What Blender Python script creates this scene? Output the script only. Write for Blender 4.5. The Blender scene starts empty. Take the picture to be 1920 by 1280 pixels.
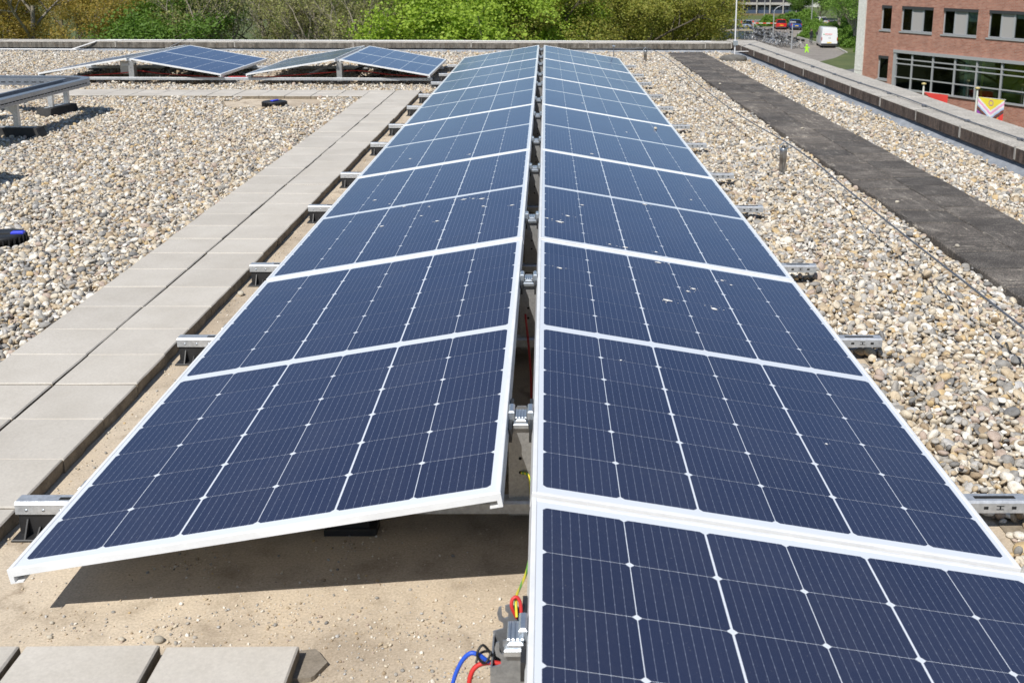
import bpy, math, random
import numpy as np
from mathutils import Vector, Matrix
random.seed(7)
R = math.radians
scene = bpy.context.scene
C = scene.collection

# ------------------------------------------------------------------ camera
CAM_H = 1.485
cam_d = bpy.data.cameras.new('camera')
cam = bpy.data.objects.new('camera', cam_d)
C.objects.link(cam)
cam_d.sensor_width = 36.0
cam_d.lens = 36.0 * 2001.6 / 1920.0
cam_d.shift_x = -85.6 / 1920.0
cam_d.shift_y = -233.0 / 1920.0
cam_d.clip_start = 0.05
cam_d.clip_end = 6000
PITCH, YAW, ROLL = 0.2312, 0.0116, 0.0043
_f = Vector((math.sin(YAW) * math.cos(PITCH), math.cos(YAW) * math.cos(PITCH), -math.sin(PITCH)))
_r = Vector((math.cos(YAW), -math.sin(YAW), 0))
_u = _r.cross(_f)
_r2 = math.cos(ROLL) * _r + math.sin(ROLL) * _u
_u2 = -math.sin(ROLL) * _r + math.cos(ROLL) * _u
mw = Matrix((( _r2.x, _u2.x, -_f.x, 0), (_r2.y, _u2.y, -_f.y, 0), (_r2.z, _u2.z, -_f.z, CAM_H), (0, 0, 0, 1)))
cam.matrix_world = mw
cam_d.dof.use_dof = True
cam_d.dof.focus_distance = 4.2
cam_d.dof.aperture_fstop = 10.0
scene.camera = cam

# ------------------------------------------------------------------ sky, sun, exposure
SUN_DIR = Vector((-0.33, -0.72, 1.0)).normalized()      # towards the sun
elev = math.asin(SUN_DIR.z)
azim = math.atan2(SUN_DIR.x, SUN_DIR.y)
world = bpy.data.worlds.new('World')
scene.world = world
world.use_nodes = True
wn = world.node_tree
bg = wn.nodes['Background']
sky = wn.nodes.new('ShaderNodeTexSky')
sky.sky_type = 'NISHITA'
sky.sun_disc = False
sky.sun_elevation = elev
sky.sun_rotation = azim
sky.air_density = 1.0
sky.dust_density = 0.25
sky.ozone_density = 2.2
wn.links.new(sky.outputs[0], bg.inputs[0])
bg.inputs[1].default_value = 0.082
sun_d = bpy.data.lights.new('sun', 'SUN')
sun_d.energy = 4.4
sun_d.angle = R(0.53)
sun_d.color = (1.0, 0.955, 0.89)
sun = bpy.data.objects.new('sun', sun_d)
C.objects.link(sun)
sun.rotation_euler = (-SUN_DIR).to_track_quat('-Z', 'Y').to_euler()
sun.location = (0, 0, 30)
vs = scene.view_settings
vs.view_transform = 'Standard'
vs.look = 'None'
vs.exposure = 0.25
vs.gamma = 1.0
vs.use_curve_mapping = False

# ------------------------------------------------------------------ helpers
def tag(o, label=None, cat=None, group=None, kind=None):
    if label: o['label'] = label
    if cat: o['category'] = cat
    if group: o['group'] = group
    if kind: o['kind'] = kind
    return o

def empty(name, loc=(0, 0, 0), rot=(0, 0, 0), parent=None):
    o = bpy.data.objects.new(name, None)
    o.empty_display_size = 0.1
    C.objects.link(o)
    o.location = loc
    o.rotation_euler = rot
    if parent: o.parent = parent
    return o

def place(name, mesh, parent=None, loc=(0, 0, 0), rot=(0, 0, 0), scale=(1, 1, 1)):
    o = bpy.data.objects.new(name, mesh)
    C.objects.link(o)
    o.location = loc
    o.rotation_euler = rot
    o.scale = scale
    if parent: o.parent = parent
    return o

def copy_tree(o, parent=None):
    c = o.copy()
    C.objects.link(c)
    c.parent = parent
    for ch in o.children:
        copy_tree(ch, c)
    return c

class MB:
    def __init__(s):
        s.v = []; s.f = []; s.m = []; s.s = []
    def add(s, vs, fs, m=0, smooth=False):
        b = len(s.v)
        s.v += [tuple(p) for p in vs]
        for f in fs:
            s.f.append(tuple(b + i for i in f)); s.m.append(m); s.s.append(smooth)
        return s
    def hexa(s, p, m=0):      # p: 4 bottom ccw, 4 top ccw
        return s.add(p, [(3, 2, 1, 0), (4, 5, 6, 7), (0, 1, 5, 4), (1, 2, 6, 5), (2, 3, 7, 6), (3, 0, 4, 7)], m)
    def box(s, x0, x1, y0, y1, z0, z1, m=0):
        return s.hexa([(x0, y0, z0), (x1, y0, z0), (x1, y1, z0), (x0, y1, z0), (x0, y0, z1), (x1, y0, z1), (x1, y1, z1), (x0, y1, z1)], m)
    def cbox(s, x0, x1, y0, y1, z0, z1, c=0.003, m=0):   # box with chamfered upper edges
        p = [(x0, y0, z0), (x1, y0, z0), (x1, y1, z0), (x0, y1, z0), (x0, y0, z1 - c), (x1, y0, z1 - c), (x1, y1, z1 - c), (x0, y1, z1 - c),
             (x0 + c, y0 + c, z1), (x1 - c, y0 + c, z1), (x1 - c, y1 - c, z1), (x0 + c, y1 - c, z1)]
        f = [(3, 2, 1, 0), (0, 1, 5, 4), (1, 2, 6, 5), (2, 3, 7, 6), (3, 0, 4, 7), (4, 5, 9, 8), (5, 6, 10, 9), (6, 7, 11, 10), (7, 4, 8, 11), (8, 9, 10, 11)]
        return s.add(p, f, m)
    def prism(s, poly, a0, a1, axis='z', m=0):
        n = len(poly)
        def P(p, a):
            if axis == 'z': return (p[0], p[1], a)
            if axis == 'y': return (p[0], a, p[1])
            return (a, p[0], p[1])
        v = [P(p, a0) for p in poly] + [P(p, a1) for p in poly]
        f = [tuple(range(n))[::-1], tuple(range(n, 2 * n))] + [(i, (i + 1) % n, n + (i + 1) % n, n + i) for i in range(n)]
        return s.add(v, f, m)
    def tube(s, pts, r, n=8, m=0, caps=True, smooth=True):
        pts = [Vector(p) for p in pts]
        k = len(pts)
        rr = r if isinstance(r, (list, tuple)) else [r] * k
        rings = []
        prev = None
        for i in range(k):
            t = (pts[min(i + 1, k - 1)] - pts[max(i - 1, 0)])
            t = t.normalized() if t.length > 1e-9 else Vector((0, 0, 1))
            if prev is None:
                a = Vector((0, 0, 1)) if abs(t.z) < 0.9 else Vector((1, 0, 0))
                nrm = t.cross(a).normalized()
            else:
                nrm = (prev - t * prev.dot(t))
                nrm = nrm.normalized() if nrm.length > 1e-6 else t.orthogonal().normalized()
            prev = nrm
            bn = t.cross(nrm)
            rings.append([pts[i] + rr[i] * (math.cos(2 * math.pi * j / n) * nrm + math.sin(2 * math.pi * j / n) * bn) for j in range(n)])
        v = [p for ring in rings for p in ring]
        f = [(i * n + j, i * n + (j + 1) % n, (i + 1) * n + (j + 1) % n, (i + 1) * n + j) for i in range(k - 1) for j in range(n)]
        s.add(v, f, m, smooth)
        if caps:
            s.add(rings[0], [tuple(range(n))[::-1]], m)
            s.add(rings[-1], [tuple(range(n))], m)
        return s
    def lathe(s, prof, n=16, c=(0, 0, 0), m=0, smooth=True):
        k = len(prof)
        v = [(c[0] + r * math.cos(2 * math.pi * j / n), c[1] + r * math.sin(2 * math.pi * j / n), c[2] + z) for r, z in prof for j in range(n)]
        f = [(i * n + j, i * n + (j + 1) % n, (i + 1) * n + (j + 1) % n, (i + 1) * n + j) for i in range(k - 1) for j in range(n)]
        s.add(v, f, m, smooth)
        s.add(v[:n], [tuple(range(n))[::-1]], m)
        s.add(v[-n:], [tuple(range(n))], m)
        return s
    def mesh(s, name, mats):
        me = bpy.data.meshes.new(name)
        me.from_pydata(s.v, [], s.f)
        for mt in (mats if isinstance(mats, (list, tuple)) else [mats]):
            me.materials.append(mt)
        me.polygons.foreach_set('material_index', s.m)
        me.polygons.foreach_set('use_smooth', s.s)
        me.update()
        return me
    def build(s, name, mats, parent=None, **k):
        return place(name, s.mesh(name, mats), parent, **k)

def smooth_path(pts, n=6):
    P = [Vector(p) for p in pts]
    out = []
    for i in range(len(P) - 1):
        p0, p1, p2, p3 = P[max(i - 1, 0)], P[i], P[i + 1], P[min(i + 2, len(P) - 1)]
        for j in range(n):
            t = j / n
            out.append(0.5 * ((2 * p1) + (p2 - p0) * t + (2 * p0 - 5 * p1 + 4 * p2 - p3) * t * t + (3 * p1 - p0 - 3 * p2 + p3) * t ** 3))
    out.append(P[-1])
    return out

# ------------------------------------------------------------------ materials
class NT:
    def __init__(s, name):
        s.mat = bpy.data.materials.new(name)
        s.mat.use_nodes = True
        s.t = s.mat.node_tree
        s.b = s.t.nodes['Principled BSDF']
        s.out = s.t.nodes['Material Output']
    def n(s, typ, **kw):
        nd = s.t.nodes.new(typ)
        for k, v in kw.items():
            if k.startswith('i_'):
                key = k[2:]
                nd.inputs[int(key) if key.isdigit() else key.replace('_', ' ')].default_value = v
            else:
                setattr(nd, k, v)
        return nd
    def l(s, a, b):
        s.t.links.new(a, b)
    def coords(s, rnd=True, typ='Object'):
        tc = s.n('ShaderNodeTexCoord')
        if not rnd: return tc.outputs[typ]
        oi = s.n('ShaderNodeObjectInfo')
        mul = s.n('ShaderNodeVectorMath', operation='MULTIPLY_ADD')
        s.l(oi.outputs['Random'], mul.inputs[0])
        mul.inputs[1].default_value = (37.0, 53.0, 71.0)
        s.l(tc.outputs[typ], mul.inputs[2])
        return mul.outputs[0]
    def noise(s, co, scale, detail=4, rough=0.55):
        nd = s.n('ShaderNodeTexNoise')
        nd.inputs['Scale'].default_value = scale
        nd.inputs['Detail'].default_value = detail
        nd.inputs['Roughness'].default_value = rough
        s.l(co, nd.inputs['Vector'])
        return nd.outputs['Fac']
    def ramp(s, fac, stops, interp='LINEAR'):
        r = s.n('ShaderNodeValToRGB')
        e = r.color_ramp.elements
        r.color_ramp.interpolation = interp
        while len(e) < len(stops): e.new(0.5)
        for i, (p, c) in enumerate(stops):
            e[i].position = p
            e[i].color = (*c, 1) if len(c) == 3 else c
        s.l(fac, r.inputs[0])
        return r.outputs[0]
    def mix(s, fac, a, b, blend='MIX'):
        m = s.n('ShaderNodeMix', data_type='RGBA', blend_type=blend)
        for sock, val in ((m.inputs[0], fac), (m.inputs[6], a), (m.inputs[7], b)):
            if hasattr(val, 'links'): s.l(val, sock)
            elif isinstance(val, (int, float)): sock.default_value = val
            else: sock.default_value = (*val, 1)
        return m.outputs[2]
    def math(s, op, a, b=0.0, c=None):
        m = s.n('ShaderNodeMath', operation=op)
        for i, val in enumerate((a, b, c)):
            if val is None: continue
            if hasattr(val, 'links'): s.l(val, m.inputs[i])
            else: m.inputs[i].default_value = val
        return m.outputs[0]
    def bump(s, h, strength=0.3, dist=0.01):
        b = s.n('ShaderNodeBump')
        b.inputs['Strength'].default_value = strength
        b.inputs['Distance'].default_value = dist
        s.l(h, b.inputs['Height'])
        s.l(b.outputs[0], s.b.inputs['Normal'])
    def col(s, c): s.l(c, s.b.inputs['Base Color'])

def plain(name, c, rough=0.5, metal=0.0, spec=0.5, coat=0.0):
    t = NT(name)
    t.b.inputs['Base Color'].default_value = (*c, 1)
    t.b.inputs['Roughness'].default_value = rough
    t.b.inputs['Metallic'].default_value = metal
    t.b.inputs['Specular IOR Level'].default_value = spec
    t.b.inputs['Coat Weight'].default_value = coat
    return t.mat

def mottled(name, c1, c2, scale, rough=0.8, bump=0.3, bdist=0.003, fine=None, metal=0.0, c3=None, rnd=True, tint=0.0, spk=None):
    t = NT(name)
    co = t.coords(rnd)
    n1 = t.noise(co, scale, 6, 0.6)
    stops = [(0.3, c1), (0.7, c2)] if c3 is None else [(0.25, c1), (0.5, c2), (0.75, c3)]
    col = t.ramp(n1, stops)
    n2 = t.noise(co, fine or scale * 12, 5, 0.7)
    if spk is None: spk = .5 if name == 'white_frame' else 1.0
    sp = t.ramp(n2, [(0.3, (1 - .28 * spk,) * 3), (0.7, (1 + .12 * spk,) * 3)])
    col = t.mix(1.0, col, sp, 'MULTIPLY')
    if tint:
        oi = t.n('ShaderNodeObjectInfo')
        g = t.ramp(oi.outputs['Random'], [(0, (1 - tint,) * 3), (1, (1 + tint, 1 + tint, 1 + tint * 0.9))])
        col = t.mix(1.0, col, g, 'MULTIPLY')
    t.col(col)
    t.b.inputs['Roughness'].default_value = rough
    t.b.inputs['Metallic'].default_value = metal
    if bump: t.bump(n2, bump, bdist)
    return t.mat

# sandy weathered roof membrane
def roof_mat():
    t = NT('roof_membrane')
    co = t.coords(False)
    big = t.noise(co, 1.1, 5, 0.6)
    mid = t.noise(co, 6.0, 8, 0.65)
    fin = t.noise(co, 160, 4, 0.7)
    c = t.ramp(big, [(0.3, (0.40, 0.33, 0.25)), (0.5, (0.54, 0.455, 0.35)), (0.72, (0.63, 0.545, 0.43))])
    c = t.mix(1.0, c, t.ramp(mid, [(0.28, (0.62, 0.6, 0.58)), (0.5, (0.96, 0.96, 0.96)), (0.8, (1.12, 1.1, 1.06))]), 'MULTIPLY')
    c = t.mix(1.0, c, t.ramp(fin, [(0.3, (0.7, 0.69, 0.66)), (0.62, (1.08, 1.08, 1.08))]), 'MULTIPLY')
    vo = t.n('ShaderNodeTexVoronoi', feature='DISTANCE_TO_EDGE')
    vo.inputs['Scale'].default_value = 0.8
    wob = t.n('ShaderNodeVectorMath', operation='MULTIPLY_ADD')
    nz = t.n('ShaderNodeTexNoise'); nz.inputs['Scale'].default_value = 3.0; nz.inputs['Detail'].default_value = 6
    t.l(co, nz.inputs['Vector']); t.l(nz.outputs['Color'], wob.inputs[0]); wob.inputs[1].default_value = (.5, .5, .5); t.l(co, wob.inputs[2])
    t.l(wob.outputs[0], vo.inputs['Vector'])
    cr = t.ramp(vo.outputs['Distance'], [(0.0, (0.6, 0.57, 0.54)), (0.012, (1, 1, 1))])
    gate = t.ramp(big, [(0.45, (0, 0, 0)), (0.6, (1, 1, 1))])
    c = t.mix(gate, c, t.mix(1.0, c, cr, 'MULTIPLY'))
    t.col(c)
    t.b.inputs['Roughness'].default_value = 0.93
    t.b.inputs['Specular IOR Level'].default_value = 0.25
    h = t.math('ADD', t.math('MULTIPLY', mid, 0.6), t.math('MULTIPLY', fin, 0.25))
    t.bump(h, 0.35, 0.005)
    return t.mat
M_ROOF = roof_mat()

def pebble_mat():
    t = NT('pebble')
    oi = t.n('ShaderNodeObjectInfo')
    rnd = oi.outputs['Random']
    c = t.ramp(rnd, [(0.0, (0.62, 0.56, 0.46)), (0.12, (0.49, 0.41, 0.30)), (0.22, (0.40, 0.385, 0.36)), (0.33, (0.71, 0.68, 0.62)), (0.43, (0.30, 0.295, 0.285)),
                     (0.52, (0.55, 0.47, 0.355)), (0.60, (0.36, 0.285, 0.20)), (0.67, (0.60, 0.56, 0.49)), (0.74, (0.45, 0.37, 0.32)), (0.80, (0.21, 0.21, 0.21)),
                     (0.85, (0.56, 0.43, 0.25)), (0.89, (0.47, 0.47, 0.47)), (0.95, (0.78, 0.76, 0.72))], 'CONSTANT')
    tc = t.coords(True)
    n = t.noise(tc, 1.4, 5, 0.65)
    c = t.mix(1.0, c, t.ramp(n, [(0.28, (0.68, 0.63, 0.56)), (0.55, (1.02, 1.0, 0.96)), (0.8, (1.2, 1.17, 1.1))]), 'MULTIPLY')
    t.col(c)
    t.b.inputs['Roughness'].default_value = 0.75
    t.b.inputs['Specular IOR Level'].default_value = 0.3
    t.bump(t.noise(tc, 5, 3, 0.6), 0.25, 0.15)
    return t.mat
M_PEB = pebble_mat()
M_BED = mottled('gravel_bed', (0.22, 0.18, 0.13), (0.36, 0.30, 0.22), 30, 0.95, 0.5, 0.005, rnd=False)
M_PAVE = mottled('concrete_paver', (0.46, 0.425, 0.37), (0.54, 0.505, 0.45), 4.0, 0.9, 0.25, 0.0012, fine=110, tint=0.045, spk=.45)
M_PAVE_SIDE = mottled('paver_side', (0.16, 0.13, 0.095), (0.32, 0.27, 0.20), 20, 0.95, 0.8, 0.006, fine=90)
M_SLATE = mottled('bitumen_offcut', (0.20, 0.17, 0.13), (0.30, 0.26, 0.21), 18, 0.9, 0.4, 0.002, fine=160)

def dark_tile_mat():
    t = NT('weathered_dark_tile')
    co = t.coords(True)
    n1 = t.noise(co, 6, 6, 0.65)
    c = t.ramp(n1, [(0.3, (0.052, 0.046, 0.041)), (0.5, (0.080, 0.072, 0.065)), (0.62, (0.112, 0.102, 0.092)), (0.75, (0.19, 0.175, 0.155))])
    st = t.n('ShaderNodeMapping'); st.inputs['Scale'].default_value = (4, 22, 4); t.l(co, st.inputs[0])
    n3 = t.noise(st.outputs[0], 1.6, 5, 0.7)
    c = t.mix(t.ramp(n3, [(0.57, (0, 0, 0)), (0.70, (0.85, 0.85, 0.85))]), c, (0.26, 0.24, 0.21))
    f = t.noise(co, 120, 3, 0.8)
    c = t.mix(1.0, c, t.ramp(f, [(0.3, (0.6, 0.6, 0.6)), (0.5, (1, 1, 1)), (0.62, (2.6, 2.5, 2.35))]), 'MULTIPLY')
    oi = t.n('ShaderNodeObjectInfo')
    c = t.mix(1.0, c, t.ramp(oi.outputs['Random'], [(0, (0.72, .72, .72)), (.6, (1.0, .99, .97)), (1, (1.3, 1.27, 1.22))]), 'MULTIPLY')
    t.col(c)
    t.b.inputs['Roughness'].default_value = 0.9
    t.bump(f, 0.6, 0.004)
    return t.mat
M_DTILE = dark_tile_mat()

def coping_mat(name, top, dark, stain):
    t = NT(name)
    co = t.coords(True)
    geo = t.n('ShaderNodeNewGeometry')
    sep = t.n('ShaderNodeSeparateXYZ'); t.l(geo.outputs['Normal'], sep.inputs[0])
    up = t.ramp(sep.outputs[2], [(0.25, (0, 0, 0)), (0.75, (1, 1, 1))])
    n1 = t.noise(co, 5, 7, 0.7)
    n2 = t.noise(co, 55, 5, 0.85)
    ctop = t.ramp(n1, [(0.3, tuple(x * 0.75 for x in top)), (0.6, top), (0.8, tuple(min(1, x * 1.15) for x in top))])
    mp = t.n('ShaderNodeMapping'); mp.inputs['Scale'].default_value = (5, 5, 1.2); t.l(co, mp.inputs[0])
    n3 = t.noise(mp.outputs[0], 3.2, 7, 0.75)
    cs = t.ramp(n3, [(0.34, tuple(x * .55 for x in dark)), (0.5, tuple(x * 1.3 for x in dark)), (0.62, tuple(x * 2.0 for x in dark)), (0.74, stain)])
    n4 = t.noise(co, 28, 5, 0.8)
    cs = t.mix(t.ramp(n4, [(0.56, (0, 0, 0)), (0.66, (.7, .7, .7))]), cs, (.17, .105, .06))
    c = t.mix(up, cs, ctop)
    c = t.mix(1.0, c, t.ramp(n2, [(0.32, (0.45,) * 3), (0.5, (.95,) * 3), (0.68, (1.3,) * 3)]), 'MULTIPLY')
    t.col(c)
    t.b.inputs['Roughness'].default_value = 0.93
    t.b.inputs['Specular IOR Level'].default_value = 0.2
    t.bump(n2, 0.6, 0.006)
    return t.mat
M_COP = coping_mat('weathered_coping', (0.50, 0.47, 0.42), (0.12, 0.11, 0.095), (0.34, 0.31, 0.27))
M_COP_R = coping_mat('gritty_coping', (0.49, 0.46, 0.41), (0.085, 0.066, 0.056), (0.29, 0.25, 0.20))
M_JOINT = mottled('mortar_joint', (0.30, 0.28, 0.25), (0.52, 0.49, 0.44), 14, 0.9, 0.3, 0.002)
M_FLASH = mottled('zinc_flashing', (0.23, 0.25, 0.275), (0.33, 0.35, 0.38), 5, 0.55, 0.2, 0.004, fine=14)
M_BLACKWALL = mottled('upstand', (0.05, 0.05, 0.05), (0.09, 0.088, 0.085), 6, 0.9)

# photovoltaic cell: dark blue silicon with thin busbars, under glossy glass
def cell_mat():
    t = NT('silicon_cell')
    tc = t.n('ShaderNodeTexCoord')
    sp = t.n('ShaderNodeSeparateXYZ'); t.l(tc.outputs['Object'], sp.inputs[0])
    pitch = 0.1785 / 9
    u = t.math('DIVIDE', sp.outputs[0], pitch)
    fr = t.math('ABSOLUTE', t.math('SUBTRACT', t.math('FRACT', t.math('ADD', u, 100.0)), 0.5))
    # line where fraction is near .5 -> fr near 0
    v = t.math('FRACT', t.math('ADD', t.math('DIVIDE', sp.outputs[1], 0.0298), 100.5))
    pad = t.math('LESS_THAN', t.math('ABSOLUTE', t.math('SUBTRACT', v, 0.5)), 0.09)
    wid = t.math('MULTIPLY_ADD', pad, 0.018, 0.017)
    line = t.math('LESS_THAN', fr, wid)
    oi = t.n('ShaderNodeObjectInfo')
    base = t.ramp(oi.outputs['Random'], [(0.0, (0.0185, 0.0245, 0.054)), (1.0, (0.0225, 0.0295, 0.063))])
    fv = t.math('FRACT', t.math('DIVIDE', t.math('ADD', sp.outputs[1], 10.0), 0.0042))
    fing = t.math('LESS_THAN', fv, 0.14)
    base = t.mix(t.math('MULTIPLY', fing, 0.10), base, (0.25, 0.30, 0.40))
    c = t.mix(t.math('MULTIPLY', line, 0.42), base, (0.42, 0.47, 0.58))
    geo = t.n('ShaderNodeNewGeometry')
    mp = t.n('ShaderNodeMapping'); mp.inputs['Scale'].default_value = (2.2, 0.9, 2.0); t.l(geo.outputs['Position'], mp.inputs[0])
    d1 = t.noise(mp.outputs[0], 2.0, 6, 0.65)
    d2 = t.noise(geo.outputs['Position'], 45, 4, 0.8)
    dust = t.math('MULTIPLY', t.ramp(d1, [(0.35, (0, 0, 0)), (0.8, (1, 1, 1))]), t.ramp(d2, [(0.35, (.3, .3, .3)), (0.75, (1, 1, 1))]))
    c = t.mix(t.math('MULTIPLY', dust, 0.055), c, (0.40, 0.37, 0.33))
    spk = t.ramp(t.noise(geo.outputs['Position'], 240, 2, 0.5), [(0.735, (0, 0, 0)), (0.76, (.5, .5, .5))])
    c = t.mix(spk, c, (0.34, 0.33, 0.30))
    t.col(c)
    t.b.inputs['Roughness'].default_value = 0.6
    t.b.inputs['Specular IOR Level'].default_value = 0.0
    gl = t.n('ShaderNodeBsdfGlossy'); gl.inputs['Color'].default_value = (0.70, 0.79, 1.0, 1)
    t.l(t.math('MULTIPLY_ADD', dust, 0.10, 0.13), gl.inputs['Roughness'])
    fr = t.n('ShaderNodeFresnel'); fr.inputs['IOR'].default_value = 1.52
    mx = t.n('ShaderNodeMixShader'); t.l(fr.outputs[0], mx.inputs[0]); t.l(t.b.outputs[0], mx.inputs[1]); t.l(gl.outputs[0], mx.inputs[2])
    t.l(mx.outputs[0], t.out.inputs['Surface'])
    return t.mat
M_CELL = cell_mat()
M_BACK = plain('white_backsheet', (0.70, 0.735, 0.78), 0.5, coat=0.8)
M_FRAME = mottled('white_frame', (0.74, 0.75, 0.755), (0.80, 0.805, 0.80), 2.5, 0.35, 0.0, fine=9, tint=.02)
M_UNDER = plain('panel_underside', (0.62, 0.63, 0.62), 0.6)
M_DROP = mottled('bird_dropping', (0.78, 0.77, 0.72), (0.88, 0.87, 0.84), 60, 0.9, 0.3, 0.002)
M_GALV = mottled('galvanised_steel', (0.56, 0.58, 0.60), (0.68, 0.70, 0.72), 9, 0.38, 0.1, 0.001, fine=60, metal=0.6)
M_TRAY = mottled('tray_steel', (0.33, 0.36, 0.41), (0.42, 0.45, 0.50), 9, 0.36, 0.1, 0.001, fine=60, metal=0.75)
M_POST = mottled('grey_steel_plate', (0.33, 0.335, 0.335), (0.42, 0.42, 0.415), 14, 0.45, 0.1, 0.001, fine=150, metal=0.5)
M_ZINC = mottled('shaded_zinc', (0.29, 0.305, 0.32), (0.38, 0.39, 0.40), 12, 0.45, 0.1, 0.001, fine=90, metal=0.6)
M_CLIP = mottled('zinc_clip', (0.50, 0.56, 0.62), (0.68, 0.72, 0.76), 60, 0.3, 0.0, metal=0.8)
M_BLACK = mottled('black_plastic', (0.016, 0.016, 0.017), (0.03, 0.03, 0.031), 20, 0.5, 0.1, 0.001)
M_RUBBER = mottled('black_rubber', (0.022, 0.022, 0.023), (0.055, 0.053, 0.05), 14, 0.85, 0.5, 0.004)
M_HOLE = plain('dark_slot', (0.01, 0.01, 0.01), 0.9)
M_RED = plain('red_cable', (0.55, 0.03, 0.025), 0.45)
M_BLUE = plain('blue_cable', (0.02, 0.09, 0.55), 0.45)
M_BLUECAP = plain('blue_clip', (0.03, 0.05, 0.62), 0.45)
M_BLKCABLE = plain('black_cable', (0.012, 0.012, 0.012), 0.5)
M_GREYCABLE = plain('grey_conductor', (0.17, 0.18, 0.20), 0.45, 0.5)
M_WHITECABLE = plain('pale_conductor', (0.70, 0.70, 0.70), 0.5)
M_STEEL = mottled('stainless_pipe', (0.42, 0.42, 0.42), (0.62, 0.62, 0.63), 18, 0.28, 0.05, 0.001, metal=0.9)
def earth_mat():
    t = NT('yellow_green_wire')
    co = t.coords(False)
    w = t.n('ShaderNodeTexWave'); w.inputs['Scale'].default_value = 30; t.l(co, w.inputs['Vector'])
    t.col(t.ramp(w.outputs['Fac'], [(0.45, (0.70, 0.58, 0.03)), (0.55, (0.16, 0.42, 0.05))], 'CONSTANT'))
    return t.mat
M_EARTH = earth_mat()

# ------------------------------------------------------------------ ground far below and the roof
G = -7.8
M_GRASS = mottled('grass', (0.055, 0.085, 0.022), (0.13, 0.15, 0.05), 0.25, 0.95, 0.4, 0.05, fine=5, rnd=False)
g = MB().add([(-1500, -300, G), (1500, -300, G), (1500, 3000, G), (-1500, 3000, G)], [(0, 1, 2, 3)]).build('ground', M_GRASS)
tag(g, kind='structure')

def xr(y): return 3.45 - 0.02 * (y - 7.5)          # inner face of the right-hand parapet
def yf(x): return 18.66 + 0.012 * x                # inner face of the far parapet
rb = MB()
rb.add([(-16, -4, 0), (4.0, -4, 0), (3.75, 19.2, 0), (-16, 19.0, 0)], [(0, 1, 2, 3)])
ro = rb.build('roof', M_ROOF)
tag(ro, kind='structure')
M_BRICK_OWN = mottled('own_brick', (0.22, 0.10, 0.07), (0.30, 0.15, 0.10), 4, 0.9)
bb = MB()
bb.hexa([(-16, -4, G), (4.0, -4, G), (3.72, 19.1, G), (-16, 18.9, G), (-16, -4, -0.02), (4.0, -4, -0.02), (3.72, 19.1, -0.02), (-16, 18.9, -0.02)])
o = bb.build('building_below_roof', M_BRICK_OWN)
tag(o, kind='structure')

# ------------------------------------------------------------------ parapets
def parapet(name, label, pA, pB, inward, seg, depth, z0, z1, mcop, cable_off):
    root = empty(name, (pA[0], pA[1], 0))
    tag(root, label, 'parapet')
    A, B = Vector((pA[0], pA[1], 0)), Vector((pB[0], pB[1], 0))
    d = (B - A).normalized(); n = Vector((inward[0], inward[1], 0))
    n = (n - d * n.dot(d)).normalized()
    Ln = (B - A).length
    def P(s, o_, z):  # along, outward offset from the inner face
        q = d * s - n * o_
        return (q.x, q.y, z)
    def hx(mb, s0, s1, o0, o1, za, zb, m=0):
        mb.hexa([P(s0, o0, za), P(s1, o0, za), P(s1, o1, za), P(s0, o1, za), P(s0, o0, zb), P(s1, o0, zb), P(s1, o1, zb), P(s0, o1, zb)], m)
    mb = MB(); hx(mb, 0, Ln, 0.06, depth - 0.05, 0.004, z0 + 0.02); mb.build('upstand', M_BLACKWALL, root)
    # sloping flashing strip
    mb = MB()
    k = max(2, int(Ln / 0.25)); rng = random.Random(name)
    pts = []
    for i in range(k + 1):
        s_ = Ln * i / k
        w = rng.uniform(-0.006, 0.006)
        pts += [P(s_, 0.055, z0 - 0.005), P(s_, 0.0 + w, 0.055 + rng.uniform(-.004, .004)), P(s_, -0.05 + w, 0.022)]
    fs = []
    for i in range(k):
        b = i * 3
        fs += [(b, b + 1, b + 4, b + 3), (b + 1, b + 2, b + 5, b + 4)]
    mb.add(pts, fs); mb.build('flashing', M_FLASH, root)
    s = 0.0; i = 0
    while s < Ln - 0.05:
        e = min(s + seg, Ln)
        mb = MB()
        c = 0.008
        dz = rng.uniform(-.003, .003); do = rng.uniform(-.003, .003)
        s0, s1 = s + 0.004, e - 0.004
        za, zb = z0 + dz, z1 + dz
        o0, o1 = do, depth + do
        mb.add([P(s0, o0, za), P(s1, o0, za), P(s1, o1, za), P(s0, o1, za), P(s0, o0, zb - c), P(s1, o0, zb - c), P(s1, o1, zb - c), P(s0, o1, zb - c),
                P(s0 + c, o0 + c, zb), P(s1 - c, o0 + c, zb), P(s1 - c, o1 - c, zb), P(s0 + c, o1 - c, zb)],
               [(0, 1, 2, 3), (4, 5, 1, 0), (5, 6, 2, 1), (6, 7, 3, 2), (7, 4, 0, 3), (8, 9, 5, 4), (9, 10, 6, 5), (10, 11, 7, 6), (11, 8, 4, 7), (11, 10, 9, 8)][::1])
        me = mb.mesh('coping_stone', mcop)
        me.validate(); 
        o = place('coping_stone', me, root)
        mj = MB(); jw = .009 if seg > 1.5 else rng.uniform(.008, .018); hx(mj, e - jw, e + jw, -.0025, depth * (1.0 if seg > 1.5 else rng.uniform(.3, .6)) - .006, za + .01, z1 + 0.0045)
        mj.build('mortar_joint', M_JOINT, root)
        s = e; i += 1
    return root, P
def fix_normals(o):
    import bmesh
    bm = bmesh.new(); bm.from_mesh(o.data); bmesh.ops.recalc_face_normals(bm, faces=bm.faces); bm.to_mesh(o.data); bm.free()

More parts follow.
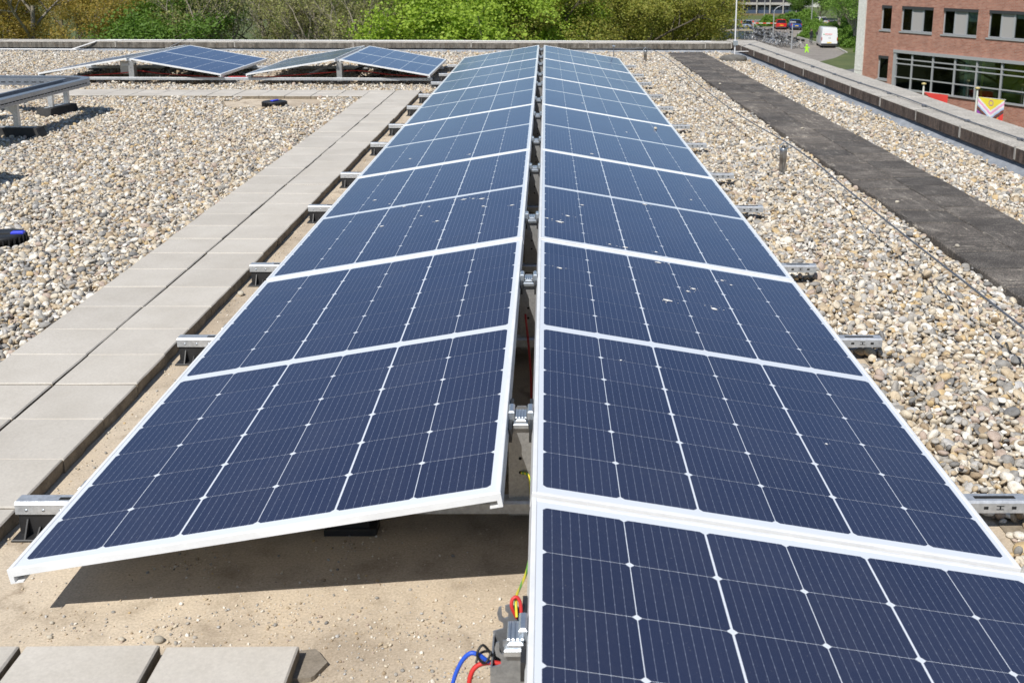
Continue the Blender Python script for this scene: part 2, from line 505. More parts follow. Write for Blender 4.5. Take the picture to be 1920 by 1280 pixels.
cx = 3.225
par_f, PF = parapet('parapet_wall', 'long low concrete coped parapet along the far roof edge below the trees', (-15.5, yf(-15.5)), (cx + 0.0, yf(cx)), (0, -1), 2.03, 0.52, 0.085, 0.188, M_COP, 0.2)
par_r, PR = parapet('parapet_wall', 'grey gritty parapet running along the right roof edge past the dark path', (xr(-3.5), -3.5), (xr(yf(cx)), yf(cx) + 0.52), (-1, 0), 1.02, 0.50, 0.10, 0.205, M_COP_R, 0.2)
for p in (par_f, par_r):
    for ch in p.children:
        if ch.type == 'MESH' and not ch.name.startswith('flashing'): fix_normals(ch)

# conductors on the parapets
def cable_thing(name, pts, r, mat, label, cat='cable', sub=5, clips=None):
    root = empty(name, pts[0])
    tag(root, label, cat)
    o0 = Vector(pts[0])
    MB().tube([p - o0 for p in smooth_path(pts, sub)], r, 6).build('conductor', mat, root)
    if clips:
        for c in clips:
            mb = MB(); q = Vector(c) - o0
            mb.cbox(q.x - .02, q.x + .02, q.y - .02, q.y + .02, q.z - .012, q.z + .012, .004)
            mb.build('clip', M_GREYCABLE, root)
    return root
pts = [(xr(y) + 0.17 + 0.004 * math.sin(y * 1.3), y, 0.219 + 0.003 * math.sin(y * 1.9)) for y in np.arange(1.0, 18.6, 0.55)]
cable_thing('lightning_conductor', pts, 0.006, M_GREYCABLE, 'grey lightning conductor lying along the top of the right parapet', clips=[(xr(y) + .17, y, .212) for y in np.arange(2, 18.5, 1.0)])
pts = [(x, yf(x) + 0.2, 0.20) for x in np.arange(-7.6, 3.3, 0.7)]
cable_thing('lightning_conductor', pts, 0.009, M_WHITECABLE, 'pale conductor lying along the top of the far parapet')
cable_thing('white_cable', [(-15, yf(-15) - .06, .055), (-11, yf(-11) - .06, .06), (-8.25, yf(-8.2) - .06, .055), (-8.1, yf(-8.1) - .05, .06), (-7.75, yf(-7.7) - .02, .17), (-7.65, yf(-7.6) + .03, .20), (-7.3, yf(-7.3) + .1, .20)], 0.012, M_WHITECABLE, 'white cable at the foot of the far parapet that climbs over it')
cable_thing('thin_wire', [(-6.55, yf(-6.5) - .1, .03), (-6.4, yf(-6.4) - .04, .12), (-6.2, yf(-6.2) + .06, .215), (-6.1, yf(-6.1) + .2, .215)], 0.006, M_GREYCABLE, 'thin dark wire hanging over the far parapet behind the tilted panels')

# ------------------------------------------------------------------ pavers
PT = 0.045
TL = 0.293
def paver_mesh(w, d, h, rough_edge):
    mb = MB()
    c = 0.004
    n = 5
    rng = random.Random(rough_edge)
    # ring of points per side, slightly uneven lower edge
    ring = []
    for i in range(n): ring.append((-w / 2 + w * i / n, -d / 2))
    for i in range(n): ring.append((w / 2, -d / 2 + d * i / n))
    for i in range(n): ring.append((w / 2 - w * i / n, d / 2))
    for i in range(n): ring.append((-w / 2, d / 2 - d * i / n))
    k = len(ring)
    def off(p, a): 
        l = math.hypot(*p); return (p[0] + p[0] / l * a, p[1] + p[1] / l * a)
    bot = [(*off(p, rng.uniform(-.006, .003)), 0) for p in ring]
    low = [(*off(p, rng.uniform(-.001, .0006)), h - c) for p in ring]
    top = [(p[0] * (1 - 2 * c / w), p[1] * (1 - 2 * c / d), h) for p in ring]
    v = bot + low + top
    f = [(i, (i + 1) % k, k + (i + 1) % k, k + i) for i in range(k)]
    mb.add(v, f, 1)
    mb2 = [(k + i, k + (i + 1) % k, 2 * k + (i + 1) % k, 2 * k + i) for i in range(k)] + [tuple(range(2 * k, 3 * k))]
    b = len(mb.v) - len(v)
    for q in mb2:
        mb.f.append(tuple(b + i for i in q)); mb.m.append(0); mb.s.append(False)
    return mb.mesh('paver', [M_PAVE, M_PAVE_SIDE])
PV = [paver_mesh(TL - 0.004, TL - 0.004, PT, i) for i in range(5)]
rng = random.Random(3)
path = empty('paved_path', (-1.74, 2.0, 0)); tag(path, kind='structure')
def paver(parent, x, y):
    place('paver', rng.choice(PV), parent, (x - parent.location.x + rng.uniform(-.0025, .0025), y - parent.location.y + rng.uniform(-.0015, .0015), rng.uniform(0, .003)),
          (R(rng.uniform(-.35, .35)), R(rng.uniform(-.35, .35)), R(rng.choice([0, 90, 180, 270]) + rng.uniform(-.35, .35))))
yy = 0.90 - 3 * TL; i = 0
while yy < 12.9 - TL:
    y = yy + TL / 2
    drift = -0.0036 * (y - 3)
    paver(path, -1.435 - TL / 2 + drift, y)
    paver(path, -1.435 - 1.5 * TL - 0.004 + drift, y + 0.003)
    yy += TL
ytop = yy
# cross row, two pavers deep, towards the left
cross = empty('paved_path', (-2.1, 12.5, 0)); tag(cross, kind='structure')
for k in range(26):
    x = -2.06 - TL * (k + 0.5)
    for j in (0, 1):
        paver(cross, x, ytop - TL * (0.5 + j) + 0.0004 * k + .002)
# pavers beside the camera, at the bottom left
front = empty('paved_path', (-0.9, 1.8, 0)); tag(front, kind='structure')
for k in range(4):
    for j in range(3):
        paver(front, -0.527 - 0.3015 * (k + 0.5), 2.056 - TL * (j + 0.5))
# dark tiles on the right
dark = empty('dark_tile_path', (2.4, 10, 0)); tag(dark, kind='structure')
DT = 0.318
def dtile_mesh(seed):
    r2 = random.Random(seed); mb = MB(); w = DT - 0.004; c = .006
    n = 4; ring = []
    for i in range(n): ring.append((-w / 2 + w * i / n, -w / 2))
    for i in range(n): ring.append((w / 2, -w / 2 + w * i / n))
    for i in range(n): ring.append((w / 2 - w * i / n, w / 2))
    for i in range(n): ring.append((-w / 2, w / 2 - w * i / n))
    k = len(ring)
    j = lambda a: r2.uniform(-a, a)
    v = [(p[0], p[1], 0) for p in ring] + [(p[0] + j(.003), p[1] + j(.003), .04) for p in ring] + [(p[0] * .965 + j(.003), p[1] * .965 + j(.003), .047) for p in ring]
    f = [(i, (i + 1) % k, k + (i + 1) % k, k + i) for i in range(k)] + [(k + i, k + (i + 1) % k, 2 * k + (i + 1) % k, 2 * k + i) for i in range(k)] + [tuple(range(2 * k, 3 * k))]
    return mb.add(v, f).mesh('tile', M_DTILE)
DTM = [dtile_mesh(s) for s in range(5)]
y = 1.2; k = 0
while y < 18.1:
    for j in (0, 1):
        xx = 2.125 - 0.0045 * (y - 4.5) + DT * (j + 0.5)
        place('tile', rng.choice(DTM), dark, (xx - 2.4 + rng.uniform(-.004, .004), y + DT / 2 - 10 + j * 0.11, rng.uniform(0, .006)), (R(rng.uniform(-.6, .6)), R(rng.uniform(-.6, .6)), R(rng.choice([0, 90, 180, 270]) + rng.uniform(-.6, .6))))
    y += DT

# ------------------------------------------------------------------ gravel (instanced pebbles)
peb_col = bpy.data.collections.new('pebble_shapes')
def pebble(seed):
    r3 = random.Random(seed)
    import bmesh
    bm = bmesh.new()
    bmesh.ops.create_icosphere(bm, subdivisions=2, radius=1.0)
    ax = [Vector((r3.gauss(0, 1), r3.gauss(0, 1), r3.gauss(0, 1))).normalized() for _ in range(7)]
    am = [r3.uniform(-.16, .10) for _ in range(7)]
    cut = [(Vector((r3.gauss(0, 1), r3.gauss(0, 1), r3.gauss(0, 1))).normalized(), r3.uniform(.62, .92)) for _ in range(6)]
    for v in bm.verts:
        p = v.co.normalized()
        k = 1 + sum(a * max(0, p.dot(d)) ** 2 for a, d in zip(am, ax))
        q = p * k
        for d, h in cut:
            e = q.dot(d) - h
            if e > 0: q -= d * e * 0.8
        v.co = q
    me = bpy.data.meshes.new('pebble')
    bm.to_mesh(me); bm.free()
    me.polygons.foreach_set('use_smooth', [True] * len(me.polygons))
    me.materials.append(M_PEB)
    o = bpy.data.objects.new('pebble', me)
    peb_col.objects.link(o)
for s in range(14): pebble(s)

def scatter(name, pts, rot, scl, label, cat):
    me = bpy.data.meshes.new(name)
    n = len(pts)
    me.vertices.add(n)
    me.vertices.foreach_set('co', np.asarray(pts, dtype=np.float32).ravel())
    for nm, arr in (('rot', rot), ('scl', scl)):
        a = me.attributes.new(nm, 'FLOAT_VECTOR', 'POINT')
        a.data.foreach_set('vector', np.asarray(arr, dtype=np.float32).ravel())
    me.update()
    o = bpy.data.objects.new(name, me)
    C.objects.link(o)
    ng = bpy.data.node_groups.get('scatter_pebbles')
    if ng is None:
        ng = bpy.data.node_groups.new('scatter_pebbles', 'GeometryNodeTree')
        ng.interface.new_socket('Geometry', in_out='INPUT', socket_type='NodeSocketGeometry')
        ng.interface.new_socket('Geometry', in_out='OUTPUT', socket_type='NodeSocketGeometry')
        gi = ng.nodes.new('NodeGroupInput'); go = ng.nodes.new('NodeGroupOutput')
        ci = ng.nodes.new('GeometryNodeCollectionInfo'); ci.inputs[0].default_value = peb_col
        ci.inputs['Separate Children'].default_value = True; ci.inputs['Reset Children'].default_value = True
        ip = ng.nodes.new('GeometryNodeInstanceOnPoints'); ip.inputs['Pick Instance'].default_value = True
        ri = ng.nodes.new('FunctionNodeRandomValue'); ri.data_type = 'INT'
        ri.inputs[4].default_value = 0; ri.inputs[5].default_value = 13
        na = ng.nodes.new('GeometryNodeInputNamedAttribute'); na.data_type = 'FLOAT_VECTOR'; na.inputs[0].default_value = 'rot'
        nb = ng.nodes.new('GeometryNodeInputNamedAttribute'); nb.data_type = 'FLOAT_VECTOR'; nb.inputs[0].default_value = 'scl'
        er = ng.nodes.new('FunctionNodeEulerToRotation')
        L = ng.links.new
        L(gi.outputs[0], ip.inputs['Points']); L(ci.outputs[0], ip.inputs['Instance'])
        L([s for s in ri.outputs if s.type == 'INT'][0], ip.inputs['Instance Index'])
        L(na.outputs[0], er.inputs[0]); L(er.outputs[0], ip.inputs['Rotation']); L(nb.outputs[0], ip.inputs['Scale'])
        L(ip.outputs[0], go.inputs[0])
    md = o.modifiers.new('scatter', 'NODES'); md.node_group = ng
    tag(o, label, cat, kind='stuff')
    return o

nr = np.random.default_rng(5)
def hexgrid(x0, x1, y0, y1, sp, jit):
    xs = np.arange(x0, x1, sp); ys = np.arange(y0, y1, sp * 0.866)
    X, Y = np.meshgrid(xs, ys)
    X = X + (np.arange(len(ys)) % 2)[:, None] * sp / 2
    P = np.stack([X.ravel(), Y.ravel()], 1)
    return P + nr.uniform(-jit, jit, P.shape) * sp
def in_frustum(P, m=1.5):
    x, y = P[:, 0], P[:, 1]
    return (x > -0.525 * y - m) & (x < 0.46 * y + m + .6)
def wob(y, a=.03): return a * (np.sin(y * 3.1) + .6 * np.sin(y * 7.7 + 1) + .4 * np.sin(y * 17.3))
def left_ok(P):
    x, y = P[:, 0], P[:, 1]
    lo = (x < -2.025 - 0.0036 * (y - 3)) & (y < ytop - 2 * TL - 0.0)
    strip = (y > ytop + .01) & (y < 13.36 + wob(x, .02)) & (x < -1.25 + wob(y, .05))
    back = (y > 15.45 + wob(x, .05)) & (y < yf(x) + .04) & (x < 2.1)
    back &= ~((x > -1.15) & (x < 1.15) & (y < 16.2))
    side = (x < -6.25 + wob(y, .04)) & (y > ytop - .01)
    between = (y > 13.3) & (y < 15.6) & (nr.uniform(size=len(x)) < 0.10) & (x < -1.5)
    m = lo | strip | back | (side & (y < yf(x))) | between
    # bare patches round the two roof outlets
    d1 = ((x + 2.98) / .52) ** 2 + ((y - 11.75) / .62) ** 2
    d2 = ((x + 2.94) / .15) ** 2 + ((y - 5.62) / .15) ** 2
    m &= ~((d1 < 1 + .3 * np.sin(x * 19 + y * 8)) & (y < 12.3)) & ~(d2 < 1)
    return m
def right_ok(P):
    x, y = P[:, 0], P[:, 1]
    edge = 1.16 + wob(y, .035)
    a = (x > edge) & (x < 2.115 - 0.0045 * (y - 4.5) + wob(y, .012)) & (y < yf(x))
    b = (x > 2.765 - 0.0045 * (y - 4.5) + wob(y + 3, .012)) & (x < xr(y) + .045) & (y < yf(x))
    c = (y > 18.2) & (x > 1.2) & (y < yf(x) + .03) & (x < xr(y))
    # bare pockets in front of the rail ends
    ph = np.mod(y - 2.17, 2.298)
    pocket = (x < 1.305) & ((np.abs(ph - .44) < .035) | (np.abs(ph - 1.715) < .035)) | (x < 1.24) & (y < 5.3) & ((np.abs(ph - .37) < .05) | (np.abs(ph - 1.64) < .05))
    return (a & ~pocket) | b | c
def gravel(region, ok, sp):
    out = []; sc = []; rt = []
    for layer, (s_, z_, k_) in enumerate(((sp, 0.019, 1.0), (sp * 1.12, 0.008, 0.85), (sp * 2.6, 0.033, 0.95))):
        P = hexgrid(*region, s_, 0.42)
        P = P[in_frustum(P)]
        P = P[ok(P)]
        n = len(P)
        a = np.clip(np.exp(nr.normal(math.log(0.0144), .36, n)), .006, .034) * k_
        b = a * nr.uniform(.66, .95, n); c = a * nr.uniform(.36, .66, n)
        z = z_ + nr.uniform(-.006, .007, n) + (wob(P[:, 0] * 2.3 + P[:, 1], .004))
        out.append(np.column_stack([P, z])); sc.append(np.column_stack([a, b, c]))
        rt.append(np.column_stack([nr.normal(0, .58, n), nr.normal(0, .58, n), nr.uniform(0, 6.28, n)]))
    return np.vstack(out), np.vstack(rt), np.vstack(sc)
p1 = gravel((-10.5, 1.9, 1.0, 12.95), left_ok, 0.0252)
p2 = gravel((-11.5, 2.2, 12.2, 18.9), left_ok, 0.029)
p = [np.vstack(q) for q in zip(p1, p2)]
scatter('gravel', *p, 'loose rounded river gravel covering the left half and rear of the roof', 'gravel')
p1 = gravel((1.0, 3.7, 1.2, 9.0), right_ok, 0.0257)
p2 = gravel((1.0, 3.7, 9.0, 19.0), right_ok, 0.028)
p = [np.vstack(q) for q in zip(p1, p2)]
scatter('gravel', *p, 'loose rounded river gravel on both sides of the dark tile path', 'gravel')
# gravel bed sheets below the stones
bed = MB()
bed.add([(-11.5, 1.0, .004), (-2.03, 1.0, .004), (-2.05, ytop - 2 * TL, .004), (-11.5, ytop - 2 * TL, .004)], [(0, 1, 2, 3)])
bed.add([(1.24, 1.2, .004), (2.12, 1.2, .004), (2.06, 18.6, .004), (1.24, 18.6, .004)], [(0, 1, 2, 3)])
bed.add([(2.76, 1.2, .004), (xr(1.2), 1.2, .004), (xr(18.6), 18.6, .004), (2.70, 18.6, .004)], [(0, 1, 2, 3)])
bed.add([(-11.5, 15.6, .004), (2.0, 15.6, .004), (2.0, 18.7, .004), (-11.5, 18.6, .004)], [(0, 1, 2, 3)])
o = bed.build('gravel_bed', M_BED); tag(o, kind='structure')
# bare sand round the far outlet lies on the bed
sp_ = MB(); ring = [(-2.98 + (.56 + .05 * math.sin(5 * a)) * math.cos(a), 11.75 + min((.66 + .06 * math.sin(7 * a + 1)) * math.sin(a), .5), .008) for a in np.linspace(0, 6.28, 30)[:-1]]
sp_.add(ring, [tuple(range(len(ring)))]); o = sp_.build('sand_patch', M_ROOF); tag(o, kind='structure')

# grit on the bare membrane
def grit():
    P = np.column_stack([nr.uniform(-1.45, 1.2, 2600), nr.uniform(1.2, 15, 2600) ** 1.0])
    P2 = np.vstack([np.column_stack([nr.normal(-.35, .35, 2600), nr.normal(2.1, .17, 2600)])] + [np.column_stack([nr.normal(cx_, .05, 110), nr.normal(cy_, .035, 110)]) for cx_, cy_ in ((-.85, 2.17), (-.62, 2.23), (-.36, 2.16), (-1.1, 2.2), (-.2, 2.0), (-.9, 2.45), (-.5, 2.55), (-.3, 1.85))])
    P3 = np.column_stack([nr.uniform(-1.425, -1.16, 2200), nr.uniform(2.2, 12.8, 2200)])
    P4 = np.column_stack([-1.425 + np.abs(nr.normal(0, .025, 1400)), nr.uniform(2.1, 12.8, 1400)])
    P5 = np.column_stack([nr.normal(-.86, .05, 60), nr.normal(2.16, .05, 60)])
    P = np.vstack([P, P2, P3, P4, P5])
    x, y = P[:, 0], P[:, 1]
    m = in_frustum(P) & ~((x < -.5) & (y < 2.075)) & (x > -1.43 - .0036 * (y - 3))
    P = P[m]; n = len(P)
    a = np.clip(np.exp(nr.normal(math.log(.0017), .55, n)), .0007, .006)
    return np.column_stack([P, a * .4]), np.column_stack([nr.normal(0, .4, n), nr.normal(0, .4, n), nr.uniform(0, 6.28, n)]), np.column_stack([a, a * .8, a * .6])
scatter('grit', *grit(), 'fine grit and tiny stones strewn over the bare sandy membrane', 'grit')
# single stones lying loose
M_STONE = mottled('loose_stone', (0.42, 0.37, 0.29), (0.62, 0.57, 0.48), 60, 0.85, 0.4, 0.003, tint=.25)
def loose_stone(x, y, z, s, label, sx=1.0):
    me = peb_col.objects[int(abs(x * 97)) % 9].data.copy(); me.materials.clear(); me.materials.append(M_STONE)
    o = place('stone', me, None, (x, y, z + s * .55), (.2, .1, x * 50), (s * sx, s * .85, s * .62))
    tag(o, label, 'stone')
loose_stone(-.868, 2.13, 0, .013, 'pale loose stone on the sand just behind the front paver joint')
loose_stone(-.955, 2.135, 0, .008, 'small cream stone on the sand left of the pale stone', 1.3)
loose_stone(-1.12, 2.145, 0, .007, 'small white stone on the sand above the leftmost front joint')
loose_stone(-1.14, 2.20, 0, .006, 'small grey stone on the sand in front of the panel shadow')
loose_stone(-1.405, 4.72, 0, .02, 'round pale stone on the bare strip beside the third left rail end')
loose_stone(2.20, 6.50, .047, .017, 'round white stone lying on the left edge of the dark path')
loose_stone(2.17, 5.42, .047, .018, 'round white stone on the dark path edge nearest the cable')
loose_stone(2.33, 9.6, .047, .018, 'small yellowish stone on the dark path beside the steel pipe')
loose_stone(2.17, 13.3, .047, .022, 'grey stone on the dark path near its far end')
loose_stone(-2.33, 7.45, PT, .012, 'tiny dark stone on the left paver column')

# ------------------------------------------------------------------ solar panels
S, Lp, PITCHY, Y0 = 1.134, 2.278, 2.298, 2.17
TILT = math.asin(0.1905 / S)
GAPC = [0.0, 0.0016, 0.0048, 0.0016, 0.0048, 0.0016]
CW, CH = 0.1785, 0.1788
def cell_mesh():
    c = 0.0085; w, h = CW / 2, CH / 2
    poly = [(-w + c, -h), (w - c, -h), (w, -h + c), (w, h - c), (w - c, h), (-w + c, h), (-w, h - c), (-w, -h + c)]
    return MB().prism(poly, 0, 0.00018).mesh('solar_cell', M_CELL)
CELL = cell_mesh()
def frame_mesh():
    mb = MB(); w, l = S / 2, Lp / 2; t = .011; d = .034; ds = .017
    for s in (-1, 1):
        x0, x1 = (w - t, w) if s > 0 else (-w, -w + t)
        mb.cbox(x0, x1, -l, l, -d, 0.0022, .0015)
        fx0, fx1 = (w - .03, w - t) if s > 0 else (-w + t, -w + .03)
        mb.box(fx0, fx1, -l, l, -d, -d + .0025)
    for s in (-1, 1):
        y0, y1 = (l - t, l) if s > 0 else (-l, -l + t)
        mb.cbox(-w + t, w - t, y0, y1, -ds, 0.002, .0015)
    return mb.mesh('frame', M_FRAME)
FRAME = frame_mesh()
BACK = MB().box(-S / 2 + .011, S / 2 - .011, -Lp / 2 + .011, Lp / 2 - .011, -.004, 0.0).mesh('backsheet', [M_BACK])
UNDER = MB().box(-S / 2 + .012, S / 2 - .012, -Lp / 2 + .012, Lp / 2 - .012, -.0058, -.0044).mesh('rear_sheet', M_UNDER)
JBOX = MB().cbox(-.05, .05, -.03, .03, -.02, -.0062, .003).mesh('junction_box', M_BLACK)
# cell columns
xs = []
tot = 6 * CW + sum(GAPC)
x = -tot / 2
for i in range(6):
    x += GAPC[i]; xs.append(x + CW / 2); x += CW
ROWG = 0.0011
half = 6 * CH + 5 * ROWG
ys = []
for s in (-1, 1):
    y = (0.0225 if s > 0 else -0.0225 - half)
    for i in range(6): ys.append(y + CH / 2 + i * (CH + ROWG))
def panel(x, y, z, side, label, group):
    rt = empty('solar_panel', (x, y, z), (0, side * TILT, 0))
    tag(rt, label, 'solar panel', group)
    place('frame', FRAME, rt); place('backsheet', BACK, rt); place('rear_sheet', UNDER, rt)
    for jy in (-.3, 0, .3): place('junction_box', JBOX, rt, (0, jy, 0))
    for cx_ in xs:
        for cy_ in ys: place('solar_cell', CELL, rt, (cx_, cy_, 0.00006))
    return rt
ORD = ['first', 'second', 'third', 'fourth', 'fifth', 'sixth', 'seventh', 'eighth', 'ninth', 'tenth', 'eleventh', 'twelfth', 'thirteenth']
ZR, ZL_ = 0.339, 0.1485
zc = (ZR + ZL_) / 2
hx_ = S * math.cos(TILT) / 2
XR_C = -0.029 + hx_
XL_C = -0.0995 - hx_
right, left = {}, {}
for k in range(-1, 6):
    yc = Y0 + k * PITCHY + PITCHY / 2
    lab = 'blue solar panel cut off by the bottom edge, nearest of the right row' if k < 0 else ('blue solar panel in the right row, %s from the front' % ORD[k + 1] if k < 5 else 'farthest blue solar panel of the right row')
    right[k] = panel(XR_C, yc, zc, 1, lab, 'solar panels of the right row')
    if k >= 0:
        lab = 'blue solar panel in the left row, %s from the front' % ORD[k] if k < 5 else 'farthest blue solar panel of the left row'
        if k == 0: lab = 'nearest solar panel of the left row with its white front frame over the sand'
        left[k] = panel(XL_C, yc, zc, -1, lab, 'solar panels of the left row')
# two tent-shaped pairs at the back left
ax, bx_ = -5.205, -2.60
yb = 13.42 + Lp / 2
panel(ax + .035 + hx_, yb, zc, 1, 'blue right-hand panel of the far left tent-shaped pair', 'tilted pairs at the back')
panel(ax - .035 - hx_, yb + .06, zc, -1, 'grey-looking left-hand panel of the far left tent-shaped pair', 'tilted pairs at the back')
panel(bx_ + .035 + hx_, yb - .02, zc, 1, 'blue right-hand panel of the tent-shaped pair next to the long rows', 'tilted pairs at the back')
panel(bx_ - .035 - hx_, yb + .02, zc, -1, 'grey-looking left-hand panel of the tent-shaped pair next to the long rows', 'tilted pairs at the back')

# bird droppings on the glass
def dropping(par, px, py, s, seed, stretch=1.6):
    r4 = random.Random(seed); mb = MB(); s *= .78
    n = 22
    ring = [(math.cos(2 * math.pi * i / n) * s * stretch * r4.uniform(.45, 1.25), math.sin(2 * math.pi * i / n) * s * r4.uniform(.4, 1.2)) for i in range(n)]
    mb.add([(px, py, .0034)] + [(px + a, py + b, .0016) for a, b in ring], [(0, 1 + i, 1 + (i + 1) % n) for i in range(n)])
    for _ in range(4):
        a, d_ = r4.uniform(0, 6.28), s * r4.uniform(1.4, 3.0); q = s * r4.uniform(.1, .25); ox_, oy_ = px + d_ * math.cos(a) * 1.4, py + d_ * math.sin(a)
        mb.add([(ox_ + q * math.cos(t) * 1.5, oy_ + q * math.sin(t), .0018) for t in np.linspace(0, 6.28, 7)[:-1]], [tuple(range(6))])
    mb.build('bird_dropping', M_DROP, par)
for k, px, py, s in [(0, -.07, .53, .017), (0, .11, .52, .015), (0, .06, .75, .012), (0, .03, .70, .009), (0, .21, .95, .009), (0, .24, .90, .006), (0, -.05, 1.07, .014), (1, -.04, -1.05, .008), (0, -.48, .73, .011), (1, -.47, -.78, .018), (1, -.43, -.63, .012), (1, -.53, -.75, .007),
                     (2, -.23, -1.0, .013), (1, -.35, -.33, .010), (1, .0, -.05, .013), (1, -.18, -1.06, .013), (1, -.25, -1.05, .007), (2, .1, .3, .009), (3, -.2, -.6, .012), (1, .3, .3, .008), (0, -.3, -.2, .004), (0, .25, -.6, .004)]:
    dropping(right[k], px, py, s, k * 100 + int(px * 50) + int(py * 77), 1.35)
for k, px, py, s in [(1, .23, -.11, .013), (1, .33, -.17, .013), (1, -.16, -.44, .011), (1, -.10, -.04, .008), (1, -.31, .28, .009), (1, .50, -.45, .009), (1, .35, -.36, .008), (1, .13, -.53, .009), (2, -.27, -.73, .009), (2, .16, -.96, .009), (1, .03, -.35, .006), (1, .28, -.13, .007), (1, .18, -.08, .006), (1, -.2, .1, .005), (1, .05, -.15, .005)]:
    dropping(left[k], px, py, s, k * 31 + int(px * 50) + int(py * 77), 1.5)
loose_stone(.90, 8.68, .1815, .018, 'small stone lying on a panel of the right row')

# ------------------------------------------------------------------ mounting rails with posts, feet and clamps
def build_rail(x0, x1, yv, label, group, left_row=True, right_row=True, feet=None, ridge=-0.064, opened=False):
    rt = empty('mounting_rail', (0, yv, 0)); tag(rt, label, 'mounting rail', group)
    z0, z1, w, t = .066, .1, .05, .0025
    mb = MB()
    c = .006
    prof_o = [(0, z0), (0, z1 - c), (c, z1), (w - c, z1), (w, z1 - c), (w, z0)]
    prof_i = [(w - t, z0), (w - t, z1 - c - t * .4), (w - c - t * .4, z1 - t), (c + t * .4, z1 - t), (t, z1 - c - t * .4), (t, z0)]
    mb2 = MB()
    n = len(prof_o)
    for a, prof in ((0, prof_o), (1, prof_i)):
        v = [(x0, *p) for p in prof] + [(x1, *p) for p in prof]
        mb2.add(v, [(i, i + 1, n + i + 1, n + i) if a else (n + i, n + i + 1, i + 1, i) for i in range(n - 1)])
    ch = mb2.build('channel', M_GALV, rt)
    for sx in ((x0 + .11, 1), (x1 - .14, 1)):
        MB().box(sx[0], sx[0] + .11, .016, .030, z1 - .001, z1 + .0006).build('slot', M_HOLE, rt)
    MB().box(x1 - .12, x1 - .108, -.0006, .001, .077, .085).build('slot', M_HOLE, rt)
    MB().box(x1 - .045, x1 - .033, -.0006, .001, .077, .085).build('slot', M_HOLE, rt)
    hm = MB(); hm.box(x1 - .086, x1 - .066, -.0006, .001, .0855, .0875); hm.box(x1 - .086, x1 - .066, -.0006, .001, .0755, .0775); hm.box(x1 - .078, x1 - .074, -.0006, .001, .0775, .0855)
    hm.build('slot', M_HOLE, rt)
    for hx2 in (.03, .075, .12):
        MB().lathe([(.0001, 0), (.004, 0), (.004, .0008), (.0001, .001)], 8).build('rivet', M_CLIP, rt, loc=(x0 + hx2, 0, .078), rot=(R(90), 0, 0))
    for fx in (feet or [x0 + .09, -.52, .42]):
        mb = MB()
        if abs(fx - x0) > .2:
            mb.cbox(fx - .07, fx + .07, .0, .06, .001, .02, .003); mb.box(fx - .05, fx + .05, .008, .042, .02, .0658); mb.build('foot', M_BLACK, rt); continue
        mb.cbox(fx - .095, fx + .095, -.028, .085, 0.001, .007, .002)
        mb.box(fx - .085, fx + .085, .006, .044, .007, .0658)
        for q in (-.06, -.03, .0, .03, .06):
            hgt = .045 if q in (-.06, .06) else .022
            mb.prism([(-.026, .007), (.006, .007), (.006, .007 + hgt), (.002, .007 + hgt)], fx + q - .002, fx + q + .002, 'x')
        mb.build('foot', M_BLACK, rt)
    # ridge post: two plates and a cap
    rx = ridge
    mb = MB()
    for py in (.022, .128):
        if opened:
            mb.prism([(rx - .033, .05), (rx + .031, .05), (rx + .031, .30), (rx + .022, .322), (rx - .002, .330), (rx - .010, .328), (rx - .010, .318), (rx - .004, .312), (rx - .005, .304), (rx - .012, .301), (rx - .016, .306), (rx - .017, .326), (rx - .022, .324), (rx - .025, .312), (rx - .022, .298), (rx - .014, .292), (rx - .014, .280), (rx - .033, .274)], py, py + .003, 'y')
            continue
        mb.prism([(rx - .033, .05), (rx + .033, .05), (rx + .033, .255), (rx + .022, .30), (rx + .012, .318), (rx - .012, .318), (rx - .022, .30), (rx - .033, .255)], py, py + .003, 'y')
    mb.prism([(rx - .033, .05), (rx - .030, .05), (rx - .030, .268), (rx - .033, .268)], .025, .128, 'y')
    mb.prism([(rx + .030, .05), (rx + .033, .05), (rx + .033, .25), (rx + .030, .25)], .025, .128, 'y')
    mb.build('ridge_post', M_ZINC if opened else M_POST, rt)
    mb = MB(); mb.box(rx - .027, rx + .027, .0195, .0218, .066, .098); mb.build('base_plate', M_BLACK, rt)
    for hx3, hz in ((rx - .002, .215), (rx - .002, .175)):
        MB().lathe([(.0001, 0), (.0045, 0), (.0045, .001), (.0001, .001)], 8).build('hole', M_HOLE, rt, loc=(hx3, .0222, hz), rot=(R(90), 0, 0))
    for bx2 in (-.017, .017):
        MB().lathe([(.0001, 0), (.006, 0), (.006, .004), (.0001, .0045)], 6).build('bolt', M_CLIP, rt, loc=(rx + bx2, .0195, .08), rot=(R(90), 0, 0))
    # clip on top with fingers
    mb = MB()
    if opened: rx += .012
    mb.cbox(rx - .014, rx + .014, .015, .085, .318, .328, .004)
    mb.cbox(rx - .02, rx + .02, .01, .04, .305, .318, .003)
    for q in (-.012, -.004, .004, .012): mb.cbox(rx + q - .003, rx + q + .003, .02, .075, .328, .333, .002)
    mb.build('ridge_clip', M_CLIP, rt)
    rx = ridge
    for sgn, on in ((-1, left_row), (1, right_row)):
        if not on: continue
        mb = MB(); xa = rx + sgn * .031
        mb.box(min(xa, xa - sgn * .009), max(xa, xa - sgn * .009), -.03, .17, .285, .322); mb.build('clamp_pad', M_BLACK, rt)
        mb = MB(); xb = rx + sgn * .033
        mb.cbox(min(xb, xb - sgn * .016), max(xb, xb - sgn * .016), .03, .085, .318, .345, .004); mb.build('clamp', M_CLIP, rt)
